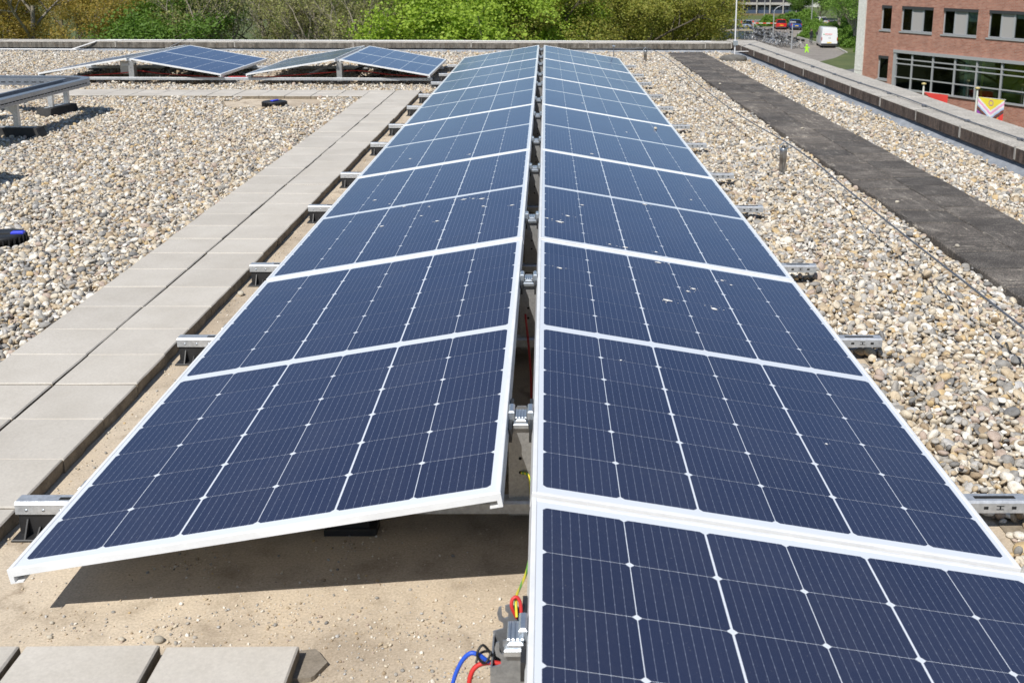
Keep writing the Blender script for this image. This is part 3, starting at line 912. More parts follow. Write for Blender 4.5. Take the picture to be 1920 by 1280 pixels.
    # clips that hold the low edges
    for sgn, on, xe in ((-1, left_row, -1.219), (1, right_row, 1.088)):
        if not on: continue
        mb = MB()
        mb.cbox(min(xe, xe + sgn * .012), max(xe, xe + sgn * .012), .0, .05, .1, .142, .004)
        mb.cbox(min(xe, xe + sgn * .03), max(xe, xe + sgn * .03), .07, .13, .1, .118, .004)
        mb.build('edge_clip', M_CLIP, rt)
    return rt
rails = []
for k in range(6):
    for j, off_ in enumerate((0.415, 1.69)):
        n_ = 2 * k + j
        lab = 'galvanised rail carrying both panel rows, %s from the front' % ORD[n_]
        if n_ == 0: lab = 'nearest galvanised rail, its slotted end over the near paver edge'
        if n_ == 0:
            proto = build_rail(-1.402, 1.292, Y0 + off_, lab, 'mounting rails under the long rows'); rails.append(proto)
        else:
            c = copy_tree(proto); c.location.y = Y0 + k * PITCHY + off_; c['label'] = lab; rails.append(c)
fr_ = build_rail(-.13, 1.292, 1.638, 'short galvanised rail with open steel bracket at the bottom centre', 'mounting rails under the long rows', left_row=False, feet=[.05, .5, 1.1], opened=True)
# rails under the tent-shaped pairs
def back_rail(yv, label):
    rt = build_rail(-6.42, -1.43, yv, label, 'rails under the tent-shaped pairs', False, False, feet=[-6.3, -5.6, -4.7, -3.95, -3.0, -2.1, -1.6], ridge=ax)
    for ch in [c for c in rt.children if c.name.split('.')[0] in ('ridge_post', 'base_plate', 'ridge_clip', 'bolt')]:
        c2 = ch.copy(); C.objects.link(c2); c2.parent = rt; c2.location.x += bx_ - ax
    for xe in (-6.32, -4.075, -3.72, -1.47):
        MB().cbox(xe - .02, xe + .02, .0, .06, .1, .13, .004).build('edge_clip', M_CLIP, rt)
    return rt
back_rail(13.5, 'long rail at the foot of the tent-shaped panel pairs, nearer of two')
back_rail(15.05, 'long rail under the rear of the tent-shaped panel pairs')

# cross braces under the tent pairs (bright leaning struts)
def strut(p, q, label):
    rt = empty('strut', p); tag(rt, label, 'strut')
    d = Vector(q) - Vector(p)
    MB().tube([(0, 0, 0), d], .016, 4, smooth=False).build('bar', M_GALV, rt)
    MB().tube([d * .96, d * 1.0], .022, 6).build('end_cap', M_CLIP, rt)
strut((-3.05, 13.75, .11), (-2.66, 14.05, .27), 'leaning galvanised strut beneath the pair next to the long rows')
strut((-4.95, 14.35, .03), (-4.55, 15.2, .05), 'pale strut lying on the roof beneath the far left pair')

# ------------------------------------------------------------------ cables near the brackets
cable_thing('red_cable', [(-.052, 1.755, .31), (-.061, 1.757, .330), (-.061, 1.762, .342), (-.053, 1.765, .347), (-.046, 1.762, .338), (-.044, 1.755, .32)], .0034, M_RED, 'red cable loop above the bracket at the bottom centre')
cable_thing('earth_wire', [(-.052, 1.75, .315), (-.054, 1.775, .338), (-.046, 1.85, .318), (-.038, 1.93, .295), (-.03, 2.05, .27)], .0028, M_EARTH, 'yellow-green earth wire leaving the bottom bracket under the white frame')
cable_thing('blue_cable', [(-.075, 1.70, .245), (-.10, 1.70, .256), (-.12, 1.70, .272), (-.137, 1.70, .274), (-.155, 1.70, .25), (-.17, 1.695, .205), (-.19, 1.68, .10), (-.20, 1.67, .01)], .0042, M_BLUE, 'blue cable arching out of the bracket at the bottom centre')
cable_thing('red_cable', [(-.075, 1.70, .252), (-.10, 1.70, .256), (-.122, 1.70, .250), (-.134, 1.695, .235), (-.138, 1.69, .205), (-.14, 1.68, .10), (-.138, 1.67, .01)], .0046, M_RED, 'red cable bending down beside the blue cable at the bottom')
cable_thing('cable_tie', [(-.095, 1.70, .27), (-.112, 1.70, .292), (-.122, 1.69, .278), (-.108, 1.69, .262), (-.098, 1.70, .278), (-.118, 1.71, .268), (-.125, 1.70, .255)], .0024, M_BLKCABLE, 'black cable ties knotted on the left of the bottom bracket')
cable_thing('earth_wire', [(-.064, 2.602, .176), (-.048, 2.598, .174), (-.04, 2.59, .16), (-.037, 2.585, .10), (-.034, 2.57, .06)], .0036, M_EARTH, 'yellow-green earth wire bolted to the nearest ridge post')
cable_thing('red_cable', [(-.09, 4.05, .22), (-.07, 3.8, .17), (-.05, 3.5, .09), (-.045, 3.2, .02)], .0045, M_RED, 'thin red cable slanting down in the ridge gap behind the second post')
cable_thing('red_cable', [(-6.2, 13.75, .07), (-5.4, 13.7, .13), (-5.2, 13.72, .16), (-4.9, 13.75, .12), (-4.2, 13.7, .085), (-3.9, 13.62, .1), (-3.5, 13.6, .1), (-2.9, 13.65, .14), (-2.4, 13.7, .17), (-2.0, 13.72, .12), (-1.5, 13.7, .1)], .006, M_RED, 'red cable strung beneath the tent-shaped panel pairs')
def coil(c, r, label, seed):
    r5 = random.Random(seed); pts = []
    for i in range(46):
        a = i * .55
        pts.append((c[0] + r * (1 + .3 * r5.uniform(-1, 1)) * math.cos(a), c[1] + .25 * r * math.sin(a) + r5.uniform(-.03, .03), c[2] + r * .42 * (1 + r5.uniform(-.3, .3)) * math.sin(a)))
    cable_thing('cable_coil', pts, .006, M_BLKCABLE, label, 'cable', 3)
coil((-4.75, 13.95, .13), .19, 'tangled black cables beneath the far left tent-shaped pair', 1)
coil((-2.28, 13.95, .13), .17, 'tangled black cables beneath the pair next to the long rows', 2)
M_BOXG = plain('grey_box', (.55, .55, .52), .6)
def optimizer(x, y, label):
    rt = empty('inverter_box', (x, y, .12)); tag(rt, label, 'electrical box')
    MB().cbox(-.06, .06, -.02, .02, 0, .16, .005).build('housing', M_BOXG, rt)
    MB().box(-.045, .045, -.0215, -.0201, .10, .13).build('label_plate', M_BACK, rt)
optimizer(-5.36, 13.75, 'pale electrical box beside the ridge post of the far left pair')

# ------------------------------------------------------------------ roof outlets, pipes, mast
def drain(x, y, label, rz, bar):
    rt = empty('roof_drain', (x, y, 0), (0, 0, rz)); tag(rt, label, 'drain guard')
    MB().lathe([(.10, .012), (.128, .056), (.124, .063), (.10, .066), (.0001, .062)], 28).build('cap', M_BLACK, rt)
    rb_ = MB().box(.108, .134, -.003, .003, .006, .058).mesh('rib', M_BLACK)
    for i in range(28): place('rib', rb_, rt, rot=(0, 0, 2 * math.pi * i / 28))
    MB().box(-.118, .118, -.010, .010, .0625, .0675).build('seam', M_RUBBER, rt)
    MB().cbox(bar[0], bar[1], -.018, .018, .065, .077, .004).build('blue_catch', M_BLUECAP, rt)
drain(-2.945, 5.62, 'black roof drain guard with blue catch, half cut off at the left edge', .1, (.06, .125))
drain(-2.90, 11.42, 'black roof drain guard with blue catch in the sand patch by the cross path', 1.2, (-.05, .06))
def conductor_post(x, y, label):
    rt = empty('conductor_post', (x, y, 0)); tag(rt, label, 'pipe')
    MB().lathe([(.0255, 0), (.0255, .12), (.027, .12), (.027, .195), (.025, .20), (.0001, .20)], 18).build('pipe', M_STEEL, rt)
    MB().lathe([(.015, .20), (.015, .214), (.0001, .215)], 12).build('plug', M_BLACK, rt)
    mb = MB()
    mb.tube([(-.027, 0, .19), (-.029, 0, .218), (.004, .0, .244)], .0045, 6); mb.tube([(.027, 0, .19), (.029, 0, .212), (.016, 0, .24)], .0035, 6)
    mb.build('bracket', M_CLIP, rt)
conductor_post(1.732, 7.665, 'short steel pipe holding up the grey wire beside the dark path')
conductor_post(1.558, 16.84, 'small far steel pipe holding up the grey wire near the far parapet')
cpts = [(.55, 17.6, .12), (.9, 17.2, .2), (1.3, 16.95, .215), (1.558, 16.84, .235), (1.70, 16.3, .21), (1.735, 14.5, .20), (1.72, 12.5, .195), (1.705, 10.5, .20), (1.715, 9.0, .215), (1.745, 7.665, .243), (1.795, 6.9, .215), (1.79, 6.2, .20), (1.775, 5.1, .195), (1.76, 4.3, .20), (1.745, 3.6, .205), (1.74, 2.4, .20)]
cable_thing('lightning_conductor', cpts, .0046, M_GREYCABLE, 'grey lightning wire carried on steel pipes over the right gravel', sub=4)
rt = empty('wire_holder', (1.03, 16.35, 0)); tag(rt, 'dark wire holder with clamp standing behind the far right panel', 'wire holder')
MB().lathe([(.07, .02), (.06, .07), (.03, .10), (.0001, .10)], 12).build('base_block', M_RUBBER, rt)
MB().tube([(0, 0, .1), (0, 0.02, .30)], .006, 6).build('rod', M_GREYCABLE, rt)
MB().cbox(-.02, .02, 0, .04, .29, .31, .004).build('clamp', M_CLIP, rt)
rt = empty('lightning_mast', (2.98, 17.05, 0)); tag(rt, 'thin white lightning mast on a dark stone base in the far right corner', 'mast')
st = MB(); ring = 14
st.lathe([(.20, .02), (.22, .06), (.19, .10), (.08, .12), (.0001, .12)], 14, m=0); st.build('base_stone', mottled('mast_stone', (.10, .095, .085), (.2, .19, .17), 12, .95, .6, .01), rt, scale=(1, .75, 1))
MB().tube([(0.06, .25, .08), (0.055, .25, 1.2), (.05, .25, 2.6)], [.012, .011, .006], 8).build('pole', M_WHITECABLE, rt)
MB().tube([(.06, .25, .15), (.45, .30, .15)], .007, 6).build('tie_rod', M_WHITECABLE, rt)
MB().cbox(.03, .10, .22, .28, .25, .32, .006).build('bracket', M_CLIP, rt)
# rock on the gravel by the right edge, and dark offcut at the paver
me = peb_col.objects[2].data.copy(); me.materials.clear(); me.materials.append(mottled('grey_rock', (.22, .21, .2), (.4, .38, .35), 8, .9, .5, .01))
o = place('grey_stone_block', me, None, (2.98, 6.05, .045), (.1, .05, .5), (.15, .11, .06)); tag(o, 'flat grey stone half out of frame beside the dark path', 'stone')
def oc():
    poly = [(-.56, 2.078), (-.532, 2.083), (-.509, 2.088), (-.501, 2.081), (-.478, 2.048), (-.472, 2.041), (-.491, 1.997), (-.497, 1.990), (-.511, 1.987), (-.56, 1.985)][::-1]
    mb = MB().prism(poly, .001, .012)
    o = mb.build('membrane_offcut', M_SLATE); tag(o, 'pointed brown membrane offcut sticking out under the front paver', 'offcut')
oc()

# ------------------------------------------------------------------ cable tray at the left
tray = empty('cable_tray', (-4.6, 9.9, 0)); tag(tray, 'galvanised cable tray on rubber blocks bending round at the left edge', 'cable tray')
def tray_path():
    pts = [(-4.62, 6.0), (-4.62, 10.55)]
    for a in np.linspace(0, 90, 7)[1:-1]: pts.append((-4.62 - .18 + .18 * math.cos(R(a)), 10.55 + .18 * math.sin(R(a))))
    pts += [(-4.80, 10.73), (-9.0, 10.73)]
    return [Vector((*p, 0)) for p in pts]
tp = tray_path()
def offset(i, o_):
    a = tp[max(i - 1, 0)]; b = tp[min(i + 1, len(tp) - 1)]
    d = (b - a).normalized(); n = Vector((d.y, -d.x, 0))
    k = 1.0
    return tp[i] + n * o_ - Vector((-4.6, 9.9, 0))
W = .12
mb = MB(); zt, zb_ = .385, .315
for (o0, z0_, o1, z1_) in ((-W, zt, -W + .03, zt), (W - .075, zt, W, zt), (-W + .03, zt, -W + .03, zt - .01), (W - .075, zt, W - .075, zt - .01), (-W + .003, zt, -W + .003, zb_ + .002), (W - .003, zb_ + .002, W - .003, zt), (W - .003, zb_ + .003, -W + .003, zb_ + .003), (W, zt, W, zb_), (W + .004, zt - .014, W + .004, zt), (W + .004, zb_, W + .004, zb_ + .012), (W, zb_, -W, zb_), (-W, zb_, -W, zt)):
    v = []
    for i in range(len(tp)):
        p = offset(i, o0); q = offset(i, o1)
        v += [(p.x, p.y, z0_), (q.x, q.y, z1_)]
    mb.add(v, [(2 * i, 2 * i + 1, 2 * i + 3, 2 * i + 2) for i in range(len(tp) - 1)])
mb.build('trough', M_TRAY, tray)
sl = MB().box(-.0008, .0008, -.022, .022, -.004, .004).mesh('slot', M_HOLE)
for y in np.arange(8.2, 10.55, .066): place('slot', sl, tray, (-4.62 + W + .0045 + 4.6, y - 9.9, .345))
for x in np.arange(-7.0, -4.85, .075): place('slot', sl, tray, (x + 4.6, 10.73 - W - .001 - 9.9, .345), (0, 0, R(90)))
def rubber_block(x, y, rz, ln, label):
    rt = empty('rubber_block', (x, y, 0), (0, 0, rz)); tag(rt, label, 'support block')
    mb = MB(); h = .105
    mb.prism([(-ln / 2, .02), (ln / 2, .02), (ln / 2 - .03, h), (-ln / 2 + .03, h)], -.075, .075, 'y'); mb.build('block', M_RUBBER, rt)
    MB().box(-ln / 2 + .06, ln / 2 - .06, -.02, .02, h, h + .006).build('top_rail', M_GALV, rt)
rubber_block(-4.66, 9.22, 0, .62, 'black rubber block under the cable tray, nearest the camera')
rubber_block(-4.87, 10.66, R(82), .50, 'black rubber block under the bend of the cable tray')
t3 = empty('cable_tray', (-4.2, 7.05, 0)); tag(t3, 'cable tray just outside the left edge, seen by its shadow on the gravel', 'cable tray')
MB().cbox(-1.2, .44, -.2, .2, .29, .36, .01).build('trough', M_TRAY, t3)
MB().box(.2, .24, -.02, .02, .02, .29).build('leg', M_GALV, t3)
for (x, y) in ((-4.56, 9.2), (-4.86, 10.52), (-4.83, 10.8)):
    q = MB().prism([(-.022, -.02), (.022, -.02), (.022, .02), (.018, .02), (.018, -.016), (-.018, -.016), (-.018, .02), (-.022, .02)], .111, .3148)
    lo = q.build('leg', M_GALV, tray, loc=(x + 4.6, y - 9.9, 0))
MB().prism([(-.12, .3), (.03, .3), (.03, .2)], -.02, .02, 'y').build('bracket_arm', M_GALV, tray, loc=(-4.6 + 4.6, 9.24 - 9.9, 0))
t2 = empty('cable_tray', (-5.6, 10.1, 0)); tag(t2, 'short lower cable tray end just inside the left edge', 'cable tray')
MB().box(-1.5, .33, -.1, .1, .31, .36).build('trough', M_TRAY, t2)
MB().cbox(.26, .36, -.11, .11, .26, .37, .01).build('end_joint', M_POST, t2)
MB().box(-.02, .02, -.02, .02, .02, .31).build('leg', M_GALV, t2)

# ================================================================== beyond the roof
# ------------------------------------------------------------------ car park, road
M_LOT = mottled('clinker_paving', (0.23, 0.205, 0.18), (0.30, 0.27, 0.24), 0.35, 0.95, 0.0, fine=4, rnd=False)
M_ASPH = mottled('asphalt', (0.13, 0.13, 0.135), (0.18, 0.18, 0.18), 0.4, 0.95, 0.0, fine=5, rnd=False)
M_PAINT = plain('road_paint', (0.75, 0.75, 0.73), 0.8)
M_CONC = mottled('concrete', (0.42, 0.40, 0.37), (0.52, 0.50, 0.46), 1.5, 0.9, 0.0)
def sheet(name, pts, z, mat):
    o = MB().add([(x, y, z) for x, y in pts], [tuple(range(len(pts)))]).build(name, mat); tag(o, kind='structure'); return o
sheet('car_park', [(12, 96), (26.5, 106), (30.4, 112.5), (33.2, 119), (33.9, 125), (33.6, 133), (33.9, 146), (36.2, 155), (40.5, 164), (41, 169), (20, 170), (15, 150), (12, 130)], G + .004, M_LOT)
sheet('road', [(-60, 183), (120, 190), (120, 197.5), (-60, 190.5)], G + .004, M_ASPH)
sheet('side_road', [(24, 96), (36, 106), (60, 117), (60, 112), (36, 100.5), (26, 92)], G + .004, M_ASPH)
sheet('drive', [(31, 169.9), (37, 169.9), (38.5, 186), (33, 186)], G + .008, M_LOT)
mk = MB()
for i in range(14):
    x = -5 + i * 8; y0 = 190.2 + (x / 180) * 7
    mk.add([(x, y0 - .12, G + .012), (x + 3.4, y0 - .0, G + .012), (x + 3.4, y0 + .25, G + .012), (x, y0 + .13, G + .012)], [(0, 1, 2, 3)])
o = mk.build('road_marking', M_PAINT); tag(o, kind='structure')
kb = MB()
for a, b in (((33.95, 125), (33.65, 133)), ((33.65, 133), (33.95, 146)), ((33.95, 146), (36.3, 155)), ((36.3, 155), (40.6, 164)), ((33.25, 119), (33.95, 125))):
    kb.hexa([(a[0], a[1], G), (a[0] + .18, a[1], G), (b[0] + .18, b[1], G), (b[0], b[1], G), (a[0], a[1], G + .12), (a[0] + .18, a[1], G + .12), (b[0] + .18, b[1], G + .12), (b[0], b[1], G + .12)])
o = kb.build('kerb', M_CONC); tag(o, kind='structure')

# ------------------------------------------------------------------ brick building
FD = Vector((0.458, -0.889, 0)); FN = Vector((-0.889, -0.458, 0)); FO = Vector((19.224, 62.0, 0))
bld = empty('brick_building', (FO.x, FO.y, G), (0, 0, math.atan2(FD.y, FD.x))); tag(bld, 'red brick office building with grey framed windows on the right', 'building')
# local: x along the facade, -y outward (towards the viewer side), z from ground
def brick_mat():
    t = NT('red_brick')
    co = t.coords(False)
    mp = t.n('ShaderNodeMapping'); mp.inputs['Rotation'].default_value = (R(90), 0, 0); t.l(co, mp.inputs[0])
    b = t.n('ShaderNodeTexBrick'); t.l(mp.outputs[0], b.inputs['Vector'])
    b.inputs['Color1'].default_value = (0.34, 0.145, 0.10, 1); b.inputs['Color2'].default_value = (0.45, 0.225, 0.165, 1); b.inputs['Mortar'].default_value = (0.38, 0.31, 0.26, 1)
    b.inputs['Scale'].default_value = 1.0; b.inputs['Mortar Size'].default_value = 0.008; b.inputs['Brick Width'].default_value = 0.22; b.inputs['Row Height'].default_value = 0.075; b.inputs['Bias'].default_value = -.1
    n = t.noise(co, 2.2, 6, .7)
    c = t.mix(1.0, b.outputs['Color'], t.ramp(n, [(.3, (.78, .78, .8)), (.7, (1.15, 1.12, 1.1))]), 'MULTIPLY')
    t.col(c); t.b.inputs['Roughness'].default_value = .92; t.b.inputs['Specular IOR Level'].default_value = .2
    return t.mat
M_BRICK = brick_mat()
M_ALU = plain('grey_aluminium', (0.45, 0.46, 0.47), 0.45, 0.3)
M_DKBOX = plain('dark_shutter_box', (0.045, 0.047, 0.05), 0.5)
M_GREYPANEL = plain('grey_infill', (0.36, 0.345, 0.335), 0.7)
M_WHITEWALL = mottled('white_render', (0.66, 0.66, 0.61), (0.74, 0.74, 0.70), 1.0, 0.8, 0.0)
def glass_mat(name, c, tr=0.75):
    t = NT(name)
    g_ = t.n('ShaderNodeBsdfGlossy'); g_.inputs['Roughness'].default_value = .02; g_.inputs['Color'].default_value = (.9, .95, 1, 1)
    tb = t.n('ShaderNodeBsdfTransparent'); tb.inputs['Color'].default_value = (*c, 1)
    fr = t.n('ShaderNodeFresnel'); fr.inputs['IOR'].default_value = 1.5
    mx = t.n('ShaderNodeMixShader'); t.l(fr.outputs[0], mx.inputs[0]); t.l(tb.outputs[0], mx.inputs[1]); t.l(g_.outputs[0], mx.inputs[2])
    t.l(mx.outputs[0], t.out.inputs['Surface'])
    return t.mat
M_GLASS = glass_mat('window_glass', (.80, .88, .86))
M_ROOMDK = plain('dark_room', (0.10, 0.105, 0.105), 0.9)
M_ROOMYEL = plain('yellow_room', (0.60, 0.52, 0.05), 0.8)
M_ROOMGRN = plain('pale_green_room', (0.36, 0.48, 0.43), 0.8)
wall_h = 14.5
openings = []
zt2, zb2 = -0.64 - G, -2.03 - G
bays = [(0.0, 0.80)] + [(1.54 + 3.0 * i, 3.85 + 3.0 * i) for i in range(9)]
for i, (a, b) in enumerate(bays): openings.append((a, b, zb2, zt2, 'win3' if i else 'win1'))
zt1, zb1 = -3.48 - G, -4.83 - G
openings.append((0.0, 0.80, zb1, zt1, 'win1'))
CWa, CWb, CWz0, CWz1 = 1.22, 20.0, -5.28 - G, -3.06 - G
openings.append((CWa, CWb, CWz0, CWz1, 'cw'))
for a, b in bays: openings.append((a, b, zb2 + 2.84, zt2 + 2.84, 'up'))
# wall with real openings: grid of x/z breaks
xsb = sorted({-1.2, 30.0} | {v for o_ in openings for v in o_[:2]})
zsb = sorted({0.0, wall_h} | {v for o_ in openings for v in o_[2:4]})
wm = MB()
for i in range(len(xsb) - 1):
    for j in range(len(zsb) - 1):
        cx_, cz_ = (xsb[i] + xsb[i + 1]) / 2, (zsb[j] + zsb[j + 1]) / 2
        if any(a < cx_ < b and c < cz_ < d for a, b, c, d, _ in openings): continue
        wm.add([(xsb[i], 0, zsb[j]), (xsb[i + 1], 0, zsb[j]), (xsb[i + 1], 0, zsb[j + 1]), (xsb[i], 0, zsb[j + 1])], [(0, 1, 2, 3)])
for a, b, c, d, _ in openings:      # reveals
    D = .18
    wm.add([(a, 0, c), (a, D, c), (a, D, d), (a, 0, d)], [(3, 2, 1, 0)]); wm.add([(b, 0, c), (b, D, c), (b, D, d), (b, 0, d)], [(0, 1, 2, 3)])
    wm.add([(a, 0, d), (b, 0, d), (b, D, d), (a, D, d)], [(3, 2, 1, 0)]); wm.add([(a, 0, c), (b, 0, c), (b, D, c), (a, D, c)], [(0, 1, 2, 3)])
wm.build('wall', M_BRICK, bld)
MB().box(-1.2, 30, 6, 12, 0, wall_h).build('rear_wing', M_BRICK, bld)
MB().box(-1.2, -1.18, .2, 6, 0, wall_h).build('end_wall', M_BRICK, bld)
MB().box(-1.3, 30, -.1, 12.1, wall_h, wall_h + .3).build('roof_edge', M_ALU, bld)
MB().box(-1.83, -1.2, -.06, .5, 0, wall_h).build('white_pilaster', M_WHITEWALL, bld)
MB().box(-1.835, -1.198, -.064, .5, 3.3, 3.34).build('pilaster_joint', M_CONC, bld)
fl = MB()
for zf in (2.3, 5.2, 8.05): fl.box(-1.1, 30, .3, 6, zf - .12, zf)
fl.build('floor_slab', M_ROOMDK, bld)
MB().box(-1.1, 30, 5.8, 5.95, 0, wall_h).build('inner_wall', M_ROOMDK, bld)
def window(a, b, c, d, kind):
    w = MB(); f = .07; y0, y1 = .07, .15
    w.box(a, b, y0, y1, c, c + f); w.box(a, b, y0, y1, d - f, d); w.box(a, a + f, y0, y1, c + f, d - f); w.box(b - f, b, y0, y1, c + f, d - f)
    W3 = (b - a) / 3
    if kind != 'win1':
        for q in (1, 2): w.box(a + W3 * q - .05, a + W3 * q + .05, y0 - .01, y1, c + f, d - f)
    o = w.build('window', M_ALU, bld)
    MB().box(a - .06, b + .02, -.05, .1, c - .07, c).build('sill', M_ALU, o)
    MB().box(a + .02, b - .005, -.015, .065, d - .16, d - .004).build('shutter_box', M_DKBOX, o)
    if kind == 'win1':
        MB().box(a + f, b - f, .10, .105, c + f, d - f).build('pane', M_GLASS, o)
    else:
        MB().box(a + f, a + W3 - .05, .10, .105, c + f, d - f).build('pane', M_GLASS, o)
        MB().box(a + W3 + .05, a + 2 * W3 - .05, .08, .12, c + f, d - f).build('infill_panel', M_GREYPANEL, o)
        MB().box(a + 2 * W3 + .05, b - f, .10, .105, c + f, d - f).build('pane', M_GLASS, o)
M_BLIND = plain('pale_blind', (.55, .55, .52), .8)
for (a, b, c, d, k), fr2 in zip([o_ for o_ in openings if o_[4] == 'win3'], (.0, .35, .15, .5, .0, .3, .2, .0, .4)):
    if fr2: MB().box(b - (b - a) / 3 + .06, b - .08, .16, .17, d - .16 - (d - c) * fr2, d - .16).build('blind', M_BLIND, bld)
for a, b, c, d, k in openings:
    if k in ('win1', 'win3', 'up'): window(a, b, c, d, 'win1' if b - a < 1 else 'win3')
cwm = [CWa + .2, 2.59, 4.09, 5.62, 7.07, 8.65, 10.2, 11.7, 13.2, 14.7, 16.2, 17.7, 19.2]
tz = [-5.24 - G, -4.585 - G, -3.825 - G, -3.56 - G, -3.24 - G]
cw = MB()
cw.box(CWa, CWb, -.10, .12, CWz1 - .17, CWz1 - .003); cw.box(CWa, CWb, -.08, .12, CWz0 + .003, CWz0 + .09); cw.box(CWa + .002, CWa + .2, -.06, .12, CWz0 + .09, CWz1 - .17)
cw.build('curtain_wall_frame', M_ALU, bld)
for m_ in cwm[1:]: MB().box(m_ - .045, m_ + .045, -.02, .10, CWz0 + .09, CWz1 - .17).build('mullion', M_ALU, bld)
for z in tz[1:4]: MB().box(CWa + .2, CWb, -.01, .07, z - .03, z + .03).build('transom', M_ALU, bld)
for i in range(len(cwm) - 1):
    for j in range(4):
        MB().box(cwm[i] + .045, cwm[i + 1] - .045, .04, .045, (CWz0 + .09) if j == 0 else tz[j] + .03, tz[j + 1] - .03 if j < 3 else CWz1 - .17).build('pane', M_GLASS, bld)
for (x, mm) in ((1.75, M_ROOMGRN), (4.5, M_ROOMGRN), (6.1, M_ROOMGRN)):
    MB().box(x - .1, x + .1, .35, .55, 2.31, 5.05).build('column', mm, bld)
MB().box(7.15, 7.3, .3, 5.5, 2.31, 5.05).build('partition', M_ROOMYEL, bld)
MB().box(7.35, 20, 1.7, 1.8, 2.31, 5.05).build('partition', M_ROOMYEL, bld)
MB().box(10.0, 10.1, .4, 3.0, 2.31, 5.05).build('partition', M_ROOMYEL, bld)
for x in (3.2, 5.1, 8.6, 9.5):
    MB().cbox(x - .55, x + .55, .7, 1.5, 3.0, 3.05, .01).build('table', M_WHITEWALL, bld)
# flags on white poles in front of the facade
def flag_pole(s, z_top, label):
    P = FO + FD * s + FN * 1.6
    rt = empty('flag_pole', (P.x, P.y, G), (0, 0, math.atan2(FD.y, FD.x))); tag(rt, label, 'flag pole', 'white flag poles')
    MB().tube([(0, 0, 0), (0, 0, z_top - .25), (0, 0, z_top)], [.06, .05, .045], 10).build('pole', M_WHITEWALL, rt)
    MB().lathe([(.03, 0), (.12, .03), (.13, .09), (.05, .12), (.0001, .13)], 10).build('finial', plain('gold_cap', (.55, .45, .2), .5), rt, loc=(0, 0, z_top))
    MB().tube([(0, 0, z_top - .38), (1.75, 0, z_top - .33)], .018, 6).build('cross_arm', M_WHITEWALL, rt)
    return rt
flagm = {k: plain('flag_' + k, c, .8) for k, c in dict(red=(.75, .06, .05), orange=(.85, .28, .05), yellow=(.85, .70, .06), green=(.05, .4, .12), blue=(.08, .16, .55), violet=(.30, .06, .38), white=(.8, .8, .82), pink=(.85, .35, .60), light_blue=(.42, .55, .80), brown=(.20, .07, .05), black=(.06, .05, .06)).items()}
FC = ['red', 'orange', 'yellow', 'green', 'blue', 'violet', 'white', 'pink', 'light_blue', 'brown', 'black']
def flag(pole_s, z_top, label, seed, w, h):
    P = FO + FD * pole_s + FN * 1.6
    rt = empty('flag', (P.x, P.y, G + z_top - .36), (0, 0, math.atan2(FD.y, FD.x))); tag(rt, label, 'flag')
    nx, nz = 48, 40
    mb = MB(); v = []
    for j in range(nz + 1):
        for i in range(nx + 1):
            a, b = i / nx, j / nz
            v.append((.12 + a * w, -.03 - .05 * b * math.sin(a * 7 + seed) - .03 * b * math.sin(a * 15 + b * 4), -b * h * (1 + .06 * a)))
    b0 = len(mb.v); mb.v += v
    for j in range(nz):
        for i in range(nx):
            a, b = (i + .5) / nx, (j + .5) / nz
            # hangs turned: six stripes run downwards, chevrons point down from the top hem
            s_ = ['violet', 'blue', 'green', 'yellow', 'orange', 'red'][min(5, int(a * 6))]
            d = b + abs(a - .5) * .66
            col = s_
            for lim, cc in ((.33, 'yellow'), (.385, 'white'), (.45, 'pink'), (.515, 'white'), (.565, 'light_blue'), (.63, 'brown'), (.68, 'black')):
                if d < lim: col = cc; break
            rr = math.hypot((a - .5) * w, (b - .125) * h)
            if .11 < rr < .15: col = 'violet'
            q = j * (nx + 1) + i
            mb.f.append((b0 + q, b0 + q + nx + 1, b0 + q + nx + 2, b0 + q + 1)); mb.m.append(FC.index(col)); mb.s.append(True)
    mb.build('cloth', [flagm[k] for k in FC], rt)
flag_pole(8.63, 3.30, 'white flag pole holding the flag with the yellow triangle')
flag_pole(5.09, 3.18, 'white flag pole holding the mostly hidden red flag')
flag(8.63, 3.30, 'rainbow chevron flag with yellow triangle and purple ring above the right parapet', 1.0, 1.6, 1.75)
def red_flag():
    P = FO + FD * 5.09 + FN * 1.6
    rt = empty('flag', (P.x, P.y, G + 3.18 - .36), (0, 0, math.atan2(FD.y, FD.x))); tag(rt, 'red flag with pale diagonal stripes mostly hidden by the parapet', 'flag')
    mb = MB(); nx, nz = 30, 24
    for j in range(nz + 1):
        for i in range(nx + 1):
            a, b = i / nx, j / nz
            mb.v.append((.12 + a * 1.6, -.03 - .05 * b * math.sin(a * 6 + 2), -b * 1.7))
    for j in range(nz):
        for i in range(nx):
            a, b = (i + .5) / nx, (j + .5) / nz
            d = b - a * .5
            col = 'red' if d < .02 else ('brown' if d < .2 else ('light_blue' if d < .32 else 'white'))
            if a > .45 and b < .42: col = 'red'
            q = j * (nx + 1) + i
            mb.f.append((q, q + nx + 1, q + nx + 2, q + 1)); mb.m.append(FC.index(col)); mb.s.append(True)
    mb.build('cloth', [flagm[k] for k in FC], rt)
red_flag()

